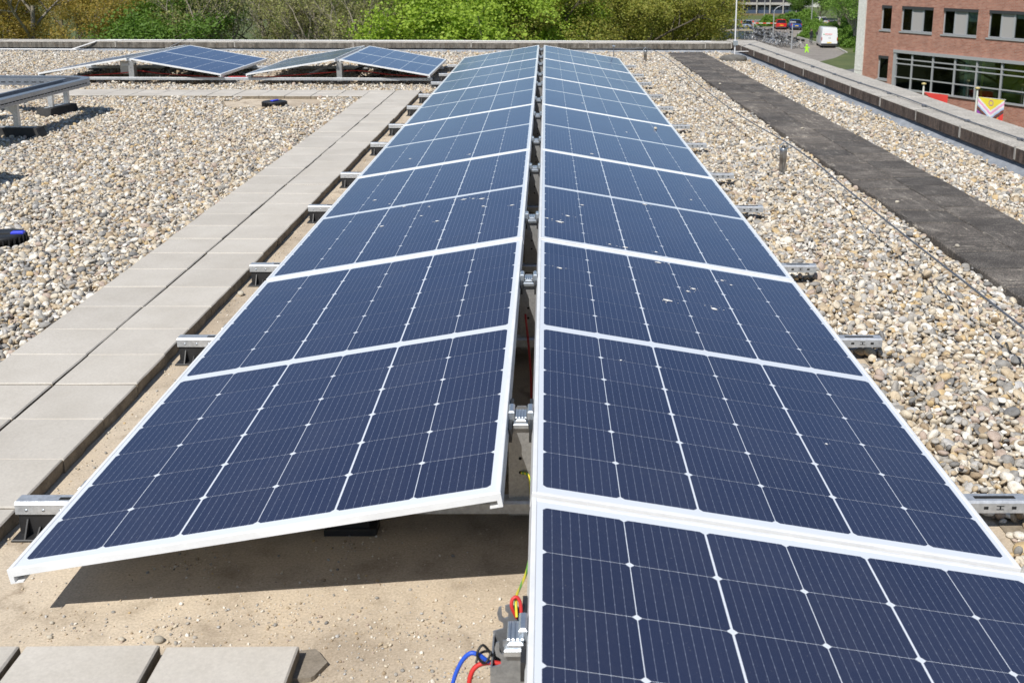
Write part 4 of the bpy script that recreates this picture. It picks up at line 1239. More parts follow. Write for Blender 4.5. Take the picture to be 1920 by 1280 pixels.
# ------------------------------------------------------------------ far office block behind the road
far = empty('office_block', (44.5, 212, G), (0, 0, R(2))); tag(far, 'dark glazed office block with concrete bands beyond the road', 'building')
M_DKGLASS = plain('dark_facade', (0.035, 0.035, 0.045), 0.3)
M_BLUEPANEL = plain('blue_grey_panel', (0.06, 0.085, 0.14), 0.6)
MB().box(-30, 6.0, 0.3, 14, 0, 12).build('wall', M_DKGLASS, far)
for z in (2.0, 5.2, 8.4): MB().box(-30, 6.1, -.5, .3, z, z + .42).build('concrete_band', M_CONC, far)
MB().box(-5.5, 5.6, .2, .3, .15, 1.05).build('blue_panel', M_BLUEPANEL, far)
for i in range(8): MB().box(-14 + i * 2.6, -13.8 + i * 2.6, -.75, -.55, 0, 12).build('column', M_CONC, far)
for i in range(12): MB().box(-5.2 + i * .9, -4.6 + i * .9, .22, .29, 1.15, 1.5).build('window', plain('grey_blue_glass', (.16, .2, .26), .3), far)
MB().box(-30, 6, -1.6, -.9, 0, .35).build('planting', mottled('dry_plants', (.16, .12, .06), (.26, .2, .11), 3, .95), far)
o = MB().box(60.5, 66, 256, 262, G, G + 9).build('white_building', M_WHITEWALL); tag(o, 'small pale building glimpsed behind the trees right of the office block', 'building')

# ------------------------------------------------------------------ lamp posts, barrier, shed
M_LAMPP = mottled('lamp_grey', (.45, .46, .47), (.52, .53, .54), 2, .5, 0, metal=.4)
def lamp(x, y, h, arm, label):
    rt = empty('street_lamp', (x, y, G)); tag(rt, label, 'lamp post', 'street lamps')
    MB().tube([(0, 0, 0), (0, 0, h * .3), (0, 0, h)], [.09, .075, .05], 8).build('pole', M_LAMPP, rt)
    if arm:
        pts = smooth_path([(0, 0, h - .02), (arm * .25, 0, h + .35), (arm * .7, 0, h + .6), (arm, 0, h + .65)], 4)
        MB().tube(pts, .04, 6).build('arm', M_LAMPP, rt)
        s = 1 if arm > 0 else -1
        MB().cbox(min(arm, arm + s * .6), max(arm, arm + s * .6), -.13, .13, h + .6, h + .72, .03).build('lamp_head', M_LAMPP, rt)
    else:
        MB().cbox(-.35, .35, -.14, .14, h, h + .13, .03).build('lamp_head', M_LAMPP, rt)
lamp(28.0, 133.0, 4.0, 1.25, 'curved arm street lamp rising among the parked bicycles')
lamp(28.4, 124.4, 3.0, 0, 'short grey lamp post at the near end of the bicycles')
lamp(41.5, 169, 6.2, 0, 'tall grey lamp post between the blue car and the hedge')
lamp(37.7, 187, 8.5, 0, 'tall lamp post beside the road in front of the office block')
lamp(15.0, 118, 3.4, 1.35, 'curved arm street lamp showing over the far parapet below the trees')
rt = empty('barrier', (31.3, 163, G)); tag(rt, 'red and white striped barrier at the car park entrance', 'barrier')
MB().cbox(-.25, .05, -.15, .15, 0, 1.0, .05).build('housing', M_LAMPP, rt)
MB().box(.0, 3.4, -.03, .03, .9, 1.02).build('boom', M_WHITEWALL, rt)
for q in range(3): MB().box(.3 + q * 1.1, .8 + q * 1.1, -.035, .035, .895, 1.025).build('red_band', flagm['red'], rt)
MB().box(-1.0, 1.0, 5.0, 5.1, .55, 1.05).build('striped_panel', flagm['red'], rt)
rt = empty('bicycle_shelter', (24.6, 142, G)); tag(rt, 'low glazed bicycle shelter with flat roof behind the far parapet', 'shelter')
M_TEAL = plain('shelter_glass', (.06, .085, .10), .15)
MB().box(-2.45, 2.45, -.9, .9, 1.05, 1.2).build('roof', mottled('tan_edge', (.3, .26, .18), (.38, .33, .25), 1, .8), rt)
MB().box(-2.4, 2.4, -.85, -.82, 0.05, 1.04).build('glass_wall', M_TEAL, rt)
MB().box(-2.4, 2.4, .82, .85, 0.05, 1.04).build('glass_wall', M_TEAL, rt)
for i in range(6): MB().box(-2.42 + i * .95, -2.36 + i * .95, -.88, -.80, 0, 1.05).build('post', M_LAMPP, rt)
rt = empty('child_figure_sign', (29.0, 119.5, G)); tag(rt, 'lime green child-shaped warning figure standing on the car park', 'figure sign')
M_LIME = plain('lime_plastic', (.38, .80, .03), .5)
sil = [(-.22, 0), (-.10, 0), (0, .28), (.12, 0), (.25, 0), (.13, .38), (.12, .52), (.30, .42), (.34, .48), (.13, .66), (-.10, .66), (-.30, .52), (-.27, .45), (-.12, .5), (-.14, .36)]
MB().prism(sil, -.03, .03, 'y').build('body', M_LIME, rt)
MB().lathe([(.0001, -.12), (.08, -.09), (.12, 0), (.08, .09), (.0001, .12)], 12).build('head', M_LIME, rt, loc=(0, 0, .78))

# ------------------------------------------------------------------ vehicles
M_TYRE = plain('tyre', (.015, .015, .015), .8); M_RIM = plain('rim', (.35, .35, .36), .35, .8); M_CARGLASS = plain('car_glass', (.015, .018, .02), .08)
M_PLATE = plain('yellow_plate', (.75, .52, .02), .5); M_TAIL = plain('tail_light', (.45, .02, .015), .25); M_HEAD = plain('head_light', (.75, .75, .75), .15)
M_BUMP = plain('bumper', (.03, .03, .032), .6)
def loft(mb, secs, m=0):    # secs: list of (x, half-width list at heights) -> ring of (y,z)
    n = len(secs[0][1]); v = []
    for x, ring in secs: v += [(x, y, z) for y, z in ring]
    f = [(i * n + j, i * n + (j + 1) % n, (i + 1) * n + (j + 1) % n, (i + 1) * n + j) for i in range(len(secs) - 1) for j in range(n)]
    mb.add(v, f, m, True)
    mb.add(secs[0][1] and [(secs[0][0], y, z) for y, z in secs[0][1]], [tuple(range(n))], m); mb.add([(secs[-1][0], y, z) for y, z in secs[-1][1]], [tuple(range(n))[::-1]], m)
def ring(hw, z0, z1, belt=None, top=None):
    b = belt if belt else (z0 + z1) / 2; t = top if top else hw * .92
    return [(-hw * .93, z0), (hw * .93, z0), (hw, z0 + .2), (hw, b), (t, z1), (-t, z1), (-hw, b), (-hw, z0 + .2)]
def wheel_at(rt, x, y, r):
    w = empty('wheel', (x, y, r), (R(90), 0, 0), rt)
    MB().lathe([(r * .66, -.09), (r * .95, -.1), (r, -.06), (r, .06), (r * .95, .1), (r * .66, .09)], 18).build('tyre', M_TYRE, w)
    MB().lathe([(.0001, -.075), (r * .62, -.085), (r * .66, 0), (r * .62, .085), (.0001, .075)], 14).build('rim', M_RIM, w)
def car(x, y, rz, color, label, L=4.0, H_=1.5, hw=.86, estate=False, group='cars parked at the back of the car park'):
    rt = empty('parked_car', (x, y, G + .004), (0, 0, rz)); tag(rt, label, 'car', group)
    paint = plain('car_paint', color, .3, 0, .5, 1.0)
    mb = MB()                                       # +x is the rear of the car
    h = L / 2
    loft(mb, [(-h, ring(hw * .78, .35, .62)), (-h + .12, ring(hw * .92, .24, .72)), (-h + .9, ring(hw, .2, .88)), (-.35, ring(hw, .2, .95)), (h - .5, ring(hw, .2, .98)), (h - .1, ring(hw * .95, .24, .96)), (h, ring(hw * .86, .36, .86))])
    mb.build('body', paint, rt)
    rr = .35 if estate else .55
    cab = MB()
    def cr(w0, w1, z1): return [(-w0, .93), (w0, .93), (w1, z1), (-w1, z1)]
    secs = [(-.95, cr(hw * .86, hw * .84, .96)), (-.25, cr(hw * .93, hw * .70, H_ - .05)), (.5, cr(hw * .94, hw * .72, H_)), (h - rr - .1, cr(hw * .92, hw * .70, H_ - .05)), (h - .12, cr(hw * .86, hw * .78, .99))]
    loft(cab, secs); cab.build('cabin', M_CARGLASS, rt)
    MB().hexa([(-.3, -hw * .71, H_ - .06), (h - rr - .05, -hw * .71, H_ - .06), (h - rr - .05, hw * .71, H_ - .06), (-.3, hw * .71, H_ - .06), (-.15, -hw * .6, H_ + .015), (h - rr - .15, -hw * .6, H_ + .01), (h - rr - .15, hw * .6, H_ + .01), (-.15, hw * .6, H_ + .015)]).build('roof_panel', paint, rt)
    for s in (-1, 1):
        pm = MB()
        for (a, b_) in ((-.25, -.18), (.45, .53), (h - rr - .2, h - rr + .02)):
            pm.hexa([(a, s * hw * .945, .92), (b_, s * hw * .945, .92), (b_, s * hw * .90, .92), (a, s * hw * .90, .92), (a, s * hw * .735, H_ - .03), (b_, s * hw * .735, H_ - .03), (b_, s * hw * .68, H_ - .03), (a, s * hw * .68, H_ - .03)])
        pm.build('pillar', paint, rt)
        MB().cbox(h - .14, h - .02, s * hw * .8 - .1, s * hw * .8 + .09, .66, .95, .02).build('tail_light', M_TAIL, rt)
        MB().cbox(-h + .05, -h + .2, s * hw * .66 - .14, s * hw * .66 + .14, .56, .70, .02).build('headlight', M_HEAD, rt)
        for wx in (-h + .75, h - .72): wheel_at(rt, wx, s * (hw - .1), .31)
    MB().cbox(h - .03, h + .03, -hw * .85, hw * .85, .26, .46, .02).build('rear_bumper', M_BUMP, rt)
    MB().box(h + .001, h + .012, -.26, .26, .60, .72).build('number_plate', M_PLATE, rt)
car(35.7, 164.6, R(-96), (.55, .02, .02), 'small red hatchback parked with its rear towards the roof', 3.7, 1.5, .82)
car(37.6, 163.6, R(-93), (.03, .08, .30), 'blue hatchback parked right of the red one', 4.1, 1.55, .86)
car(30.1, 161.8, R(-100), (.25, .32, .42), 'grey-blue car parked beyond the row of bicycles', 4.1, 1.5, .85)
car(43.3, 173, R(-60), (.6, .6, .6), 'silver car half hidden behind the hedge', 4.1, 1.5, .85)
car(26.2, 158.2, R(-160), (.03, .03, .035), 'dark estate car with raised tailgate at the tree edge', 4.6, 1.5, .88, True)
car(23.3, 156, R(170), (.10, .11, .11), 'dark car under the ochre trees behind the far parapet', 4.3, 1.45, .86)
# van, rear to the viewer
rt = empty('delivery_van', (33.45, 128.4, G + .004), (0, 0, R(-97))); rt.scale = (.93, .93, .93); tag(rt, 'white high-roof delivery van parked with closed rear doors', 'van')
M_VAN = plain('van_white', (.76, .77, .78), .35, 0, .5, .8)
def vr(hw, z0, z1, t): return [(-hw * .97, z0), (hw * .97, z0), (hw, z0 + .25), (hw, 1.45), (hw * t, z1 - .12), (hw * t * .9, z1), (-hw * t * .9, z1), (-hw * t, z1 - .12), (-hw, 1.45), (-hw, z0 + .25)]
mb = MB(); loft(mb, [(-2.9, vr(.85, .4, .95, .9)), (-2.7, vr(.95, .3, 1.1, .93)), (-2.1, vr(1.0, .3, 1.35, .93)), (-1.5, vr(1.0, .3, 2.3, .88)), (-.9, vr(1.0, .3, 2.55, .9)), (2.6, vr(1.0, .3, 2.55, .9)), (2.75, vr(.98, .34, 2.5, .89))])
mb.build('body', M_VAN, rt)
MB().hexa([(-2.12, -.78, 1.38), (-1.6, -.80, 2.05), (-1.6, .80, 2.05), (-2.12, .78, 1.38), (-2.18, -.78, 1.40), (-1.66, -.80, 2.08), (-1.66, .80, 2.08), (-2.18, .78, 1.40)]).build('windscreen', M_CARGLASS, rt)
for s in (-1, 1):
    MB().box(-1.75, -1.0, s * 1.0 - .012, s * 1.0 + .012, 1.35, 1.95).build('side_window', M_CARGLASS, rt)
    d = MB().box(2.752, 2.775, min(s * .02, s * .9), max(s * .02, s * .9), .55, 2.35).build('rear_door', M_VAN, rt)
    MB().box(2.775, 2.79, s * .08 - .03, s * .08 + .03, 1.2, 1.32).build('handle', M_BUMP, d)
    MB().cbox(2.70, 2.79, s * .95 - .04, s * .95 + .04, .95, 1.35, .01).build('tail_light', M_TAIL, rt)
    MB().cbox(-2.86, -2.7, s * .7 - .15, s * .7 + .15, .75, 1.0, .03).build('headlight', M_HEAD, rt)
    MB().cbox(-2.05, -1.9, s * 1.05 - .1, s * 1.05 + .1, 1.35, 1.7, .03).build('wing_mirror', M_BUMP, rt)
    for wx in (-1.95, 1.75): wheel_at(rt, wx, s * .86, .36)
MB().cbox(2.7, 2.86, -.98, .98, .36, .58, .03).build('rear_bumper', M_BUMP, rt)
MB().box(2.776, 2.785, -.28, .28, .62, .74).build('number_plate', M_PLATE, rt)
MB().box(2.776, 2.780, -.62, .30, 1.70, 1.78).build('red_lettering', flagm['red'], rt)
MB().box(2.776, 2.780, -.55, .22, 1.56, 1.60).build('grey_lettering', M_GREYPANEL, rt)
MB().lathe([(.0001, 0), (.07, 0), (.07, .004), (.0001, .004)], 10).build('green_logo', flagm['green'], rt, loc=(2.776, -.72, 1.70), rot=(0, R(90), 0))

# ------------------------------------------------------------------ bicycles
M_BIKE = [plain('bike_black', (.02, .02, .022), .4), plain('bike_grey', (.30, .31, .33), .35, .5), plain('bike_blue', (.05, .10, .2), .4), plain('bike_white', (.6, .6, .6), .4)]
M_CHROME = plain('bike_chrome', (.6, .61, .62), .25, .8)
def bike_mesh(mat, basket):
    mb = MB()
    for wx in (-.53, .53):
        n = 18
        pts = [(wx + .335 * math.cos(2 * math.pi * i / n), 0, .345 + .335 * math.sin(2 * math.pi * i / n)) for i in range(n + 1)]
        mb.tube(pts, .018, 5, 1, False)
        for a in range(6): mb.tube([(wx, 0, .345), (wx + .33 * math.cos(a * 1.047), 0, .345 + .33 * math.sin(a * 1.047))], .003, 3, 2, False)
        mb.tube([(wx - .36, 0, .42), (wx - .2, 0, .69), (wx + .1, 0, .72)], .02, 4, 2, False)
    T = lambda a, b, r=.018, m=0: mb.tube([a, b], r, 5, m, False)
    T((-.53, 0, .345), (-.12, 0, .30)); T((-.12, 0, .30), (-.22, 0, .88)); T((-.12, 0, .30), (.38, 0, .80)); T((-.20, 0, .62), (.36, 0, .86)); T((-.53, 0, .345), (-.20, 0, .66), .012)
    T((.53, 0, .345), (.36, 0, .90)); T((.36, 0, .90), (.32, 0, 1.06), .014, 2); mb.tube([(.18, -.28, 1.08), (.33, -.2, 1.10), (.34, 0, 1.06), (.33, .2, 1.10), (.18, .28, 1.08)], .014, 5, 2, False)
    mb.hexa([(-.36, -.10, .90), (-.10, -.03, .90), (-.10, .03, .90), (-.36, .10, .90), (-.36, -.10, .97), (-.10, -.03, .95), (-.10, .03, .95), (-.36, .10, .97)], 1)
    mb.box(-.78, -.35, -.06, .06, .72, .74, 2)
    mb.tube([(-.12, -.1, .30), (-.12, .1, .30)], .07, 8, 2)
    if basket: mb.box(.42, .75, -.18, .18, .85, 1.08, 1)
    return mb.mesh('bicycle', [mat, M_TYRE, M_CHROME])
BK = [bike_mesh(m_, i % 2) for i, m_ in enumerate(M_BIKE)]
rb5 = random.Random(11)
n_b = 0
for row, (xa, ya, xb, yb_, n) in enumerate(((29.2, 124.8, 27.4, 158.5, 30), (27.6, 126.5, 25.9, 141, 14), (31.2, 140, 29.0, 159, 16))):
    for i in range(n):
        t = (i + rb5.uniform(-.25, .25)) / n
        o = place('bicycle', BK[rb5.randrange(4)], None, (xa + (xb - xa) * t + rb5.uniform(-.25, .25), ya + (yb_ - ya) * t, G + .004), (R(rb5.uniform(-6, 6)), 0, R(rb5.choice([8, 188]) + rb5.uniform(-9, 9))))
        tag(o, 'one of the city bicycles packed together along the car park edge', 'bicycle', 'bicycles parked along the car park edge'); n_b += 1

# ------------------------------------------------------------------ person beside the van
def person(x, y, rz):
    rt = empty('person', (x, y, G + .13), (0, 0, rz)); tag(rt, 'person in dark clothes standing beside the white van', 'person')
    V = []; E = []; Rr = []
    def add(p, r, par=None):
        V.append(p); Rr.append(r)
        if par is not None: E.append((par, len(V) - 1))
        return len(V) - 1
    pel = add((0, 0, .95), .14); sp = add((0, .0, 1.18), .13, pel); ch = add((0, .0, 1.38), .15, sp); nk = add((0, .01, 1.51), .06, ch); hd = add((0, -.01, 1.60), .085, nk); add((0, -.01, 1.70), .09, hd)
    for s in (-1, 1):
        hip = add((s * .1, 0, .88), .10, pel); kn = add((s * .12, -.04 * s, .5), .065, hip); an = add((s * .12, .03, .09), .045, kn); add((s * .13, -.14, .04), .04, an)
        sh = add((s * .2, .01, 1.40), .06, ch); el = add((s * .27, .03, 1.12), .045, sh); wr = add((s * .24, -.12, .92), .03, el); pm = add((s * .23, -.17, .86), .03, wr)
        for q in range(5): add((s * .23 + (q - 2) * .016, -.20 - .01 * (2 - abs(q - 2)), .80 + (.03 if q == 0 else 0)), .009, pm)
    me = bpy.data.meshes.new('body'); me.from_pydata(V, E, []); 
    o = place('body', me, rt)
    md = o.modifiers.new('skin', 'SKIN')
    for i, sv in enumerate(me.skin_vertices[0].data): sv.radius = (Rr[i], Rr[i]); sv.use_root = (i == 0)
    o.modifiers.new('sub', 'SUBSURF').levels = 1
    t = NT('clothed_body'); co = t.coords(False); s_ = t.n('ShaderNodeSeparateXYZ'); t.l(co, s_.inputs[0])
    t.col(t.ramp(t.math('DIVIDE', s_.outputs[2], 1.8), [(0, (.02, .02, .02)), (.06, (.03, .035, .05)), (.52, (.02, .02, .022)), (.855, (.42, .27, .2)), (.93, (.10, .07, .05))], 'CONSTANT'))
    me.materials.append(t.mat)
    MB().lathe([(.088, -.02), (.098, .03), (.085, .08), (.04, .11), (.0001, .115)], 12).build('hair', plain('hair', (.08, .055, .04), .7), rt, loc=(0, .01, 1.67))
person(32.35, 131.4, R(30))

# ------------------------------------------------------------------ trees
M_BARK = mottled('bark', (.075, .062, .048), (.14, .12, .095), 3, .95, .3, .02, fine=12)
M_BARKP = mottled('pale_bark', (.24, .21, .165), (.36, .32, .26), 3, .95, .3, .02, fine=12)
def leaf_mat(name, a, b, c, trans=.42):
    t = NT(name)
    geo = t.n('ShaderNodeNewGeometry')
    col = t.ramp(geo.outputs['Random Per Island'], [(0, a), (.5, b), (1, c)])
    t.col(col); t.b.inputs['Roughness'].default_value = .55; t.b.inputs['Specular IOR Level'].default_value = .3
    tr = t.n('ShaderNodeBsdfTranslucent'); t.l(t.mix(1.0, col, (1.15, 1.2, .7), 'MULTIPLY'), tr.inputs['Color'])
    mx = t.n('ShaderNodeMixShader'); mx.inputs[0].default_value = trans
    t.l(t.b.outputs[0], mx.inputs[1]); t.l(tr.outputs[0], mx.inputs[2]); t.l(mx.outputs[0], t.out.inputs['Surface'])
    return t.mat
def grow(seed, height, spread, levels, kids, first=0.25, up=.35, curl=.25):
    rg = random.Random(seed); br = []; tips = []
    def rec(p, d, ln, r, lv):
        n = 4; pts = [p.copy()]; q = p.copy(); dd = d.copy()
        for i in range(n):
            dd = (dd + Vector((rg.gauss(0, curl), rg.gauss(0, curl), rg.gauss(0, curl) + .05)) * .35).normalized()
            q = q + dd * ln / n; pts.append(q.copy())
        br.append((pts, [r * (1 - .55 * i / n) for i in range(n + 1)], lv))
        if lv >= levels:
            tips.extend(pts[1:]); return
        if lv >= levels - 1: tips.extend(pts[2:])
        k = kids[min(lv, len(kids) - 1)]
        for i in range(k):
            f = (first if lv == 0 else .3) + (1 - (first if lv == 0 else .3)) * (i + rg.random()) / k
            j = min(int(f * n), n - 1); pp = pts[j].lerp(pts[j + 1], f * n - j)
            a = rg.uniform(0, 6.28) if lv else i * 2.4 + rg.uniform(-.5, .5)
            side = dd.orthogonal().normalized(); side = (math.cos(a) * side + math.sin(a) * dd.cross(side))
            nd = (dd * rg.uniform(.35, .8) + side * rg.uniform(.7, 1.1) * spread + Vector((0, 0, up))).normalized()
            rec(pp, nd, ln * rg.uniform(.42, .62) * (1.0 if lv else (1.15 - .5 * f)), r * .5 * (1.1 - .4 * f), lv + 1)
    rec(Vector((0, 0, 0)), Vector((0, 0, 1)), height * .78, height * .018, 0)
    return br, tips
def tree_meshes(nm, seed, height, spread, levels, kids, nleaf, lsize, lr, lmat, bark, up=.35, first=.25, droop=0.0):
    br, tips = grow(seed, height, spread, levels, kids, first, up)
    wood = MB()
    for pts, rr, lv in br: wood.tube(pts, rr, 7 if lv == 0 else (5 if lv < 3 else 3), caps=False)
    T = np.array([tuple(t) for t in tips]); rg = np.random.default_rng(seed)
    idx = rg.integers(0, len(T), nleaf)
    P = T[idx] + rg.normal(0, lr, (nleaf, 3)) * np.array([1, 1, .8])
    if droop: P[:, 2] -= np.abs(rg.normal(0, droop, nleaf))
    # leaves face outward and upward
    cen = T.mean(0)
    Nn = rg.normal(0, 1, (nleaf, 3)) + (P - cen) / (np.linalg.norm(P - cen, axis=1)[:, None] + .1) * .5 + np.array([0, 0, .6])
    Nn /= np.linalg.norm(Nn, axis=1)[:, None]
    A = np.cross(Nn, rg.normal(0, 1, (nleaf, 3))); A /= np.linalg.norm(A, axis=1)[:, None] + 1e-9
    B = np.cross(Nn, A)
    s = (lsize * np.exp(rg.normal(0, .3, nleaf)))[:, None]
    Q = np.stack([P - A * s * .6, P + B * s * .38 + A * s * .05, P + A * s * .65, P - B * s * .38 + A * s * .05], 1).reshape(-1, 3)
    me = bpy.data.meshes.new(nm + '_crown')
    me.vertices.add(len(Q)); me.vertices.foreach_set('co', Q.astype(np.float32).ravel())
    me.loops.add(len(Q)); me.loops.foreach_set('vertex_index', np.arange(len(Q), dtype=np.int32))
    me.polygons.add(nleaf); me.polygons.foreach_set('loop_start', np.arange(0, len(Q), 4, dtype=np.int32))
    me.update(); me.validate(); me.materials.append(lmat)
    return wood.mesh(nm + '_wood', bark), me
L_OCH = leaf_mat('ochre_leaves', (.33, .25, .06), (.43, .31, .075), (.28, .27, .065))
L_OCH2 = leaf_mat('yellow_green_leaves', (.27, .28, .055), (.36, .34, .075), (.21, .27, .055))
L_DRK = leaf_mat('deep_green_leaves', (.13, .235, .045), (.18, .30, .055), (.10, .18, .038))
L_BRT = leaf_mat('bright_green_leaves', (0.302, 0.426, 0.056), (0.403, 0.526, 0.078), (0.224, 0.347, 0.050))
L_TWG = leaf_mat('grey_green_leaves', (0.338, 0.338, 0.150), (0.388, 0.413, 0.150), (0.300, 0.263, 0.138))
L_BIR = leaf_mat('birch_leaves', (0.204, 0.348, 0.072), (0.276, 0.432, 0.090), (0.144, 0.264, 0.060))
L_HDG = leaf_mat('hedge_leaves', (0.149, 0.276, 0.046), (0.207, 0.345, 0.057), (0.115, 0.207, 0.034))
KIND = {
 'ochre': tree_meshes('ochre_tree', 1, 11.5, 1.0, 4, (9, 5, 4, 3), 42000, .078, .22, L_OCH, M_BARKP, first=.12),
 'ochre2': tree_meshes('ochre_tree', 12, 11.0, 1.0, 4, (9, 5, 4, 3), 40000, .085, .24, L_OCH2, M_BARK, first=.12),
 'dense': tree_meshes('dense_tree', 3, 11.0, .9, 3, (12, 6, 4), 44000, .13, .42, L_DRK, M_BARK, first=.10),
 'bright': tree_meshes('bright_tree', 4, 10.5, 1.0, 3, (12, 6, 4), 44000, .125, .36, L_BRT, M_BARK, first=.10),
 'twig': tree_meshes('twiggy_tree', 5, 11.5, .8, 4, (10, 6, 5, 4), 17000, .07, .22, L_TWG, M_BARKP, up=.7, first=.12),
 'birch': tree_meshes('birch_tree', 6, 13.0, .7, 3, (14, 6, 4), 40000, .125, .30, L_BIR, M_BARKP, first=.12, droop=.5),
}
def tree(kind, x, y, rz, s, label, group, zs=1.0):
    rt = empty('tree', (x, y, G), (0, 0, rz)); tag(rt, label, 'tree', group); rt.scale = (s, s, s * zs)
    w, c = KIND[kind]
    place('trunk', w, rt); place('crown', c, rt)
    return rt
A_ = 'trees in front beyond the far parapet'
FRONT = [('ochre', -29.6, 57, .2, 1.0, 'ochre budding tree at the far left of the tree line'), ('ochre', -24.4, 52, 2.1, 1.0, 'ochre budding tree second from the left in the tree line'), ('ochre', -21.6, 56, 4.0, .95, 'ochre tree just left of the dense dark green one'),
 ('dense', -19.2, 52, .5, .82, 'dense dark green tree behind the far left tent-shaped pair'), ('twig', -17.2, 55.5, 1.1, 1.0, 'bare twiggy tree right of the dense dark green tree'), ('twig', -15.0, 58, 3.3, 1.0, 'bare twiggy tree above the gap between the tent-shaped pairs'),
 ('bright', -11.2, 45, 2.2, .52, 'small bright green tree low between bare twiggy trees'), ('twig', -11.0, 56, 5.0, 1.0, 'grey-brown twiggy tree above the second tent-shaped pair'), ('twig', -8.6, 54, .9, .95, 'grey twiggy tree with fan of branches left of the bright green trees'),
 ('dense', -7.2, 61, 2.6, .95, 'deep green tree between the twiggy and bright green trees'), ('bright', -4.6, 50, 1.0, 1.0, 'bright fresh green tree above the left row of panels'), ('bright', -1.9, 54, 3.9, 1.0, 'bright green tree straight above the ridge gap'), ('bright', .2, 57, 5.5, .9, 'bright green tree above the right row of panels'),
 ('ochre2', 2.0, 54, .4, 1.0, 'yellow-green tree right of the bright green trees'), ('ochre2', 4.4, 57, 2.9, 1.0, 'yellow-green tree above the far end of the grey wire'), ('ochre2', 5.6, 58, 4.4, 1.0, 'yellow-olive tree left of the lightning mast'), ('ochre', 7.4, 66, 1.6, .92, 'ochre tree nearest the car park at the right of the tree line')]
for f_ in FRONT: tree(*f_, A_, zs=.82)
rb6 = random.Random(21)
BACK = [('dense', -46), ('ochre', -39), ('ochre2', -33.5), ('dense', -28), ('ochre2', -22.5), ('dense', -17.5), ('ochre', -12.5), ('dense', -8), ('ochre2', -3.5), ('dense', 1.0), ('dense', 5.5), ('ochre2', 8.2), ('dense', 10.6)]
BLAB = ['dark tree of the back row at the far left edge', 'ochre tree of the back row behind the leftmost ochre tree', 'yellow-green back tree left of the dense dark green tree', 'dark back tree right behind the dense dark green tree', 'yellow-green back tree behind the first twiggy tree', 'dark back tree glimpsed between the twiggy trees', 'ochre back tree behind the small bright green tree', 'dark back tree behind the fan of bare branches', 'yellow-green back tree behind the leftmost bright green tree', 'dark back tree behind the ridge gap', 'dark back tree behind the yellow-green trees', 'yellow-green back tree left of the lightning mast', 'dark back tree beside the car park edge']
for i, (k_, x) in enumerate(BACK):
    tree(k_, x, 88 + rb6.uniform(-6, 6), rb6.uniform(0, 6), rb6.uniform(.88, 1.0), BLAB[i], 'trees of the back row')
for i, (k_, x, y, s, lab) in enumerate([('dense', 21.5, 168, .8, 'dark green tree left of the car park behind the estate car'), ('ochre2', 17.5, 150, .8, 'yellow-green tree behind the bicycle shelter'), ('dense', 27.5, 178, .8, 'green tree at the left end of the road'),
   ('dense', 41.5, 178, .62, 'round green tree behind the red and blue cars'), ('dense', 46.5, 184, .62, 'round green tree right of the tall lamp post'), ('birch', 44.6, 160, .95, 'pale green birch behind the white van'), ('birch', 39.3, 140, 1.0, 'tall birch with hanging twigs right of the white van'), ('birch', 36.6, 127.5, .9, 'birch close to the white pilaster of the brick building'), ('birch', 41.0, 150, 1.0, 'birch between the hedge and the tall birch by the van'), ('birch', 49, 168, 1.0, 'birch behind the silver car'), ('ochre2', 52, 192, .9, 'yellowish tree in front of the pale building'), ('dense', 52, 172, .9, 'dark tree behind the birches')]):
    tree(k_, x, y, i * 1.3, s, lab, 'trees round the car park')
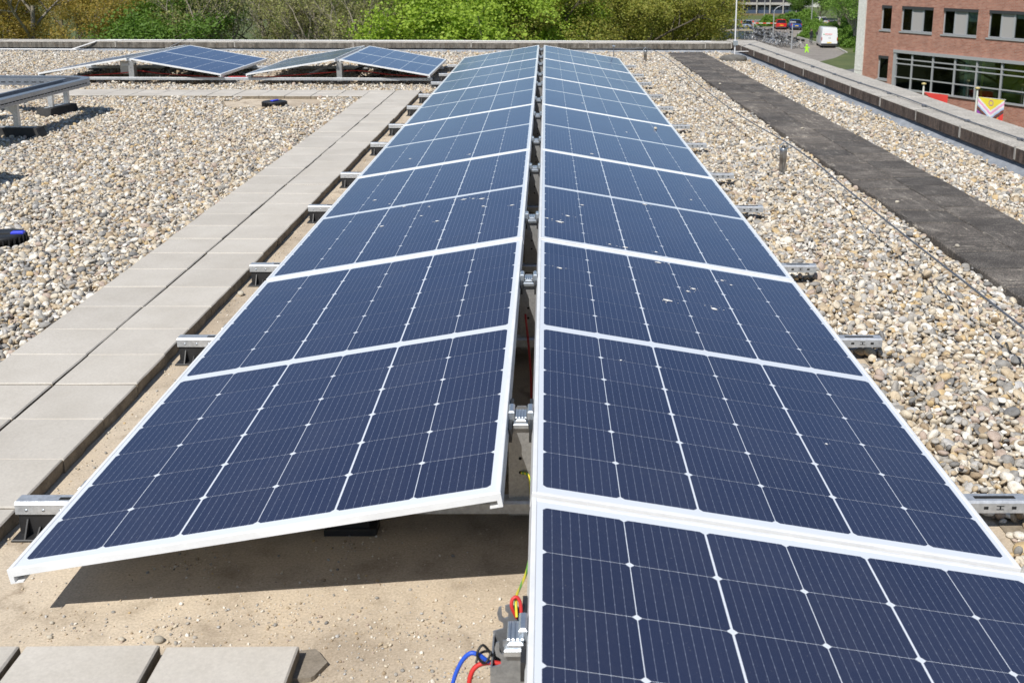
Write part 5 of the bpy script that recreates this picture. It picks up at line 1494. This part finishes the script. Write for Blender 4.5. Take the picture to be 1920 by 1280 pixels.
def shrub_mesh(seed, n, mat):
    rg = np.random.default_rng(seed)
    d = rg.normal(0, 1, (n, 3)); d /= np.linalg.norm(d, axis=1)[:, None]
    lob = 1 + .18 * np.sin(d[:, 0] * 5 + seed) + .15 * np.sin(d[:, 1] * 6 + d[:, 2] * 4)
    P = d * (rg.uniform(.55, 1, n) ** .5 * lob)[:, None] * np.array([1.3, 1.1, .8]); P[:, 2] = np.abs(P[:, 2])
    A = rg.normal(0, 1, (n, 3)); A /= np.linalg.norm(A, axis=1)[:, None]; B = np.cross(A, rg.normal(0, 1, (n, 3))); B /= np.linalg.norm(B, axis=1)[:, None]
    s = .12
    Q = np.stack([P - A * s * .6, P + B * s * .4, P + A * s * .6, P - B * s * .4], 1).reshape(-1, 3)
    me = bpy.data.meshes.new('shrub'); me.vertices.add(len(Q)); me.vertices.foreach_set('co', Q.astype(np.float32).ravel()); me.loops.add(len(Q)); me.loops.foreach_set('vertex_index', np.arange(len(Q), dtype=np.int32))
    me.polygons.add(n); me.polygons.foreach_set('loop_start', np.arange(0, len(Q), 4, dtype=np.int32)); me.update(); me.materials.append(mat); return me
SH = [shrub_mesh(1, 6000, L_HDG), shrub_mesh(2, 6000, L_DRK), shrub_mesh(3, 5000, L_OCH)]
for i, (k_, x, y, s, lab) in enumerate([(0, 35.9, 145.5, 1.3, 'low green hedge bush at the near corner of the planting strip'), (0, 37.3, 149.5, 1.5, 'green hedge bush in the middle of the planting strip'), (0, 38.6, 154, 1.6, 'green hedge bush behind the blue car'), (1, 39.6, 147.5, 1.8, 'dark green bush behind the planting strip hedge'), (1, 37.8, 139.5, 1.5, 'dark green bush right of the person by the van'),
    (0, 36.4, 127.0, 1.3, 'green bush against the right side of the white van'), (0, 37.0, 122.0, 1.4, 'green bush below the birch near the white pilaster'), (2, 37.6, 118.0, 1.2, 'brownish bush at the foot of the brick building'), (0, 35.2, 119.5, .8, 'small green bush behind the van on the verge'), (1, 31.0, 166.5, 1.2, 'dark bush beside the barrier'), (1, 40.6, 167.5, 1.6, 'round green bush behind the red car'), (0, 47.5, 165, 2.6, 'large green bush right of the silver car'), (1, 40.8, 151, 2.1, 'tall bush behind the planting strip hedge'), (0, 39.6, 138.5, 2.0, 'tall leafy bush under the birch right of the van'), (0, 37.4, 129.5, 1.7, 'leafy bush beside the front of the van'), (1, 38.9, 172.0, 2.3, 'big dark bush between the red and blue cars'), (0, 41.8, 174, 2.6, 'big green bush behind the blue car'), (0, 36.0, 173, 1.8, 'green bush behind the red car'), (1, 51.5, 176, 3.2, 'large dark bush below the birch behind the silver car')]):
    o = place('shrub', SH[k_], None, (x, y, G), (0, 0, i * 1.7), (s, s, s)); tag(o, lab, 'shrub')
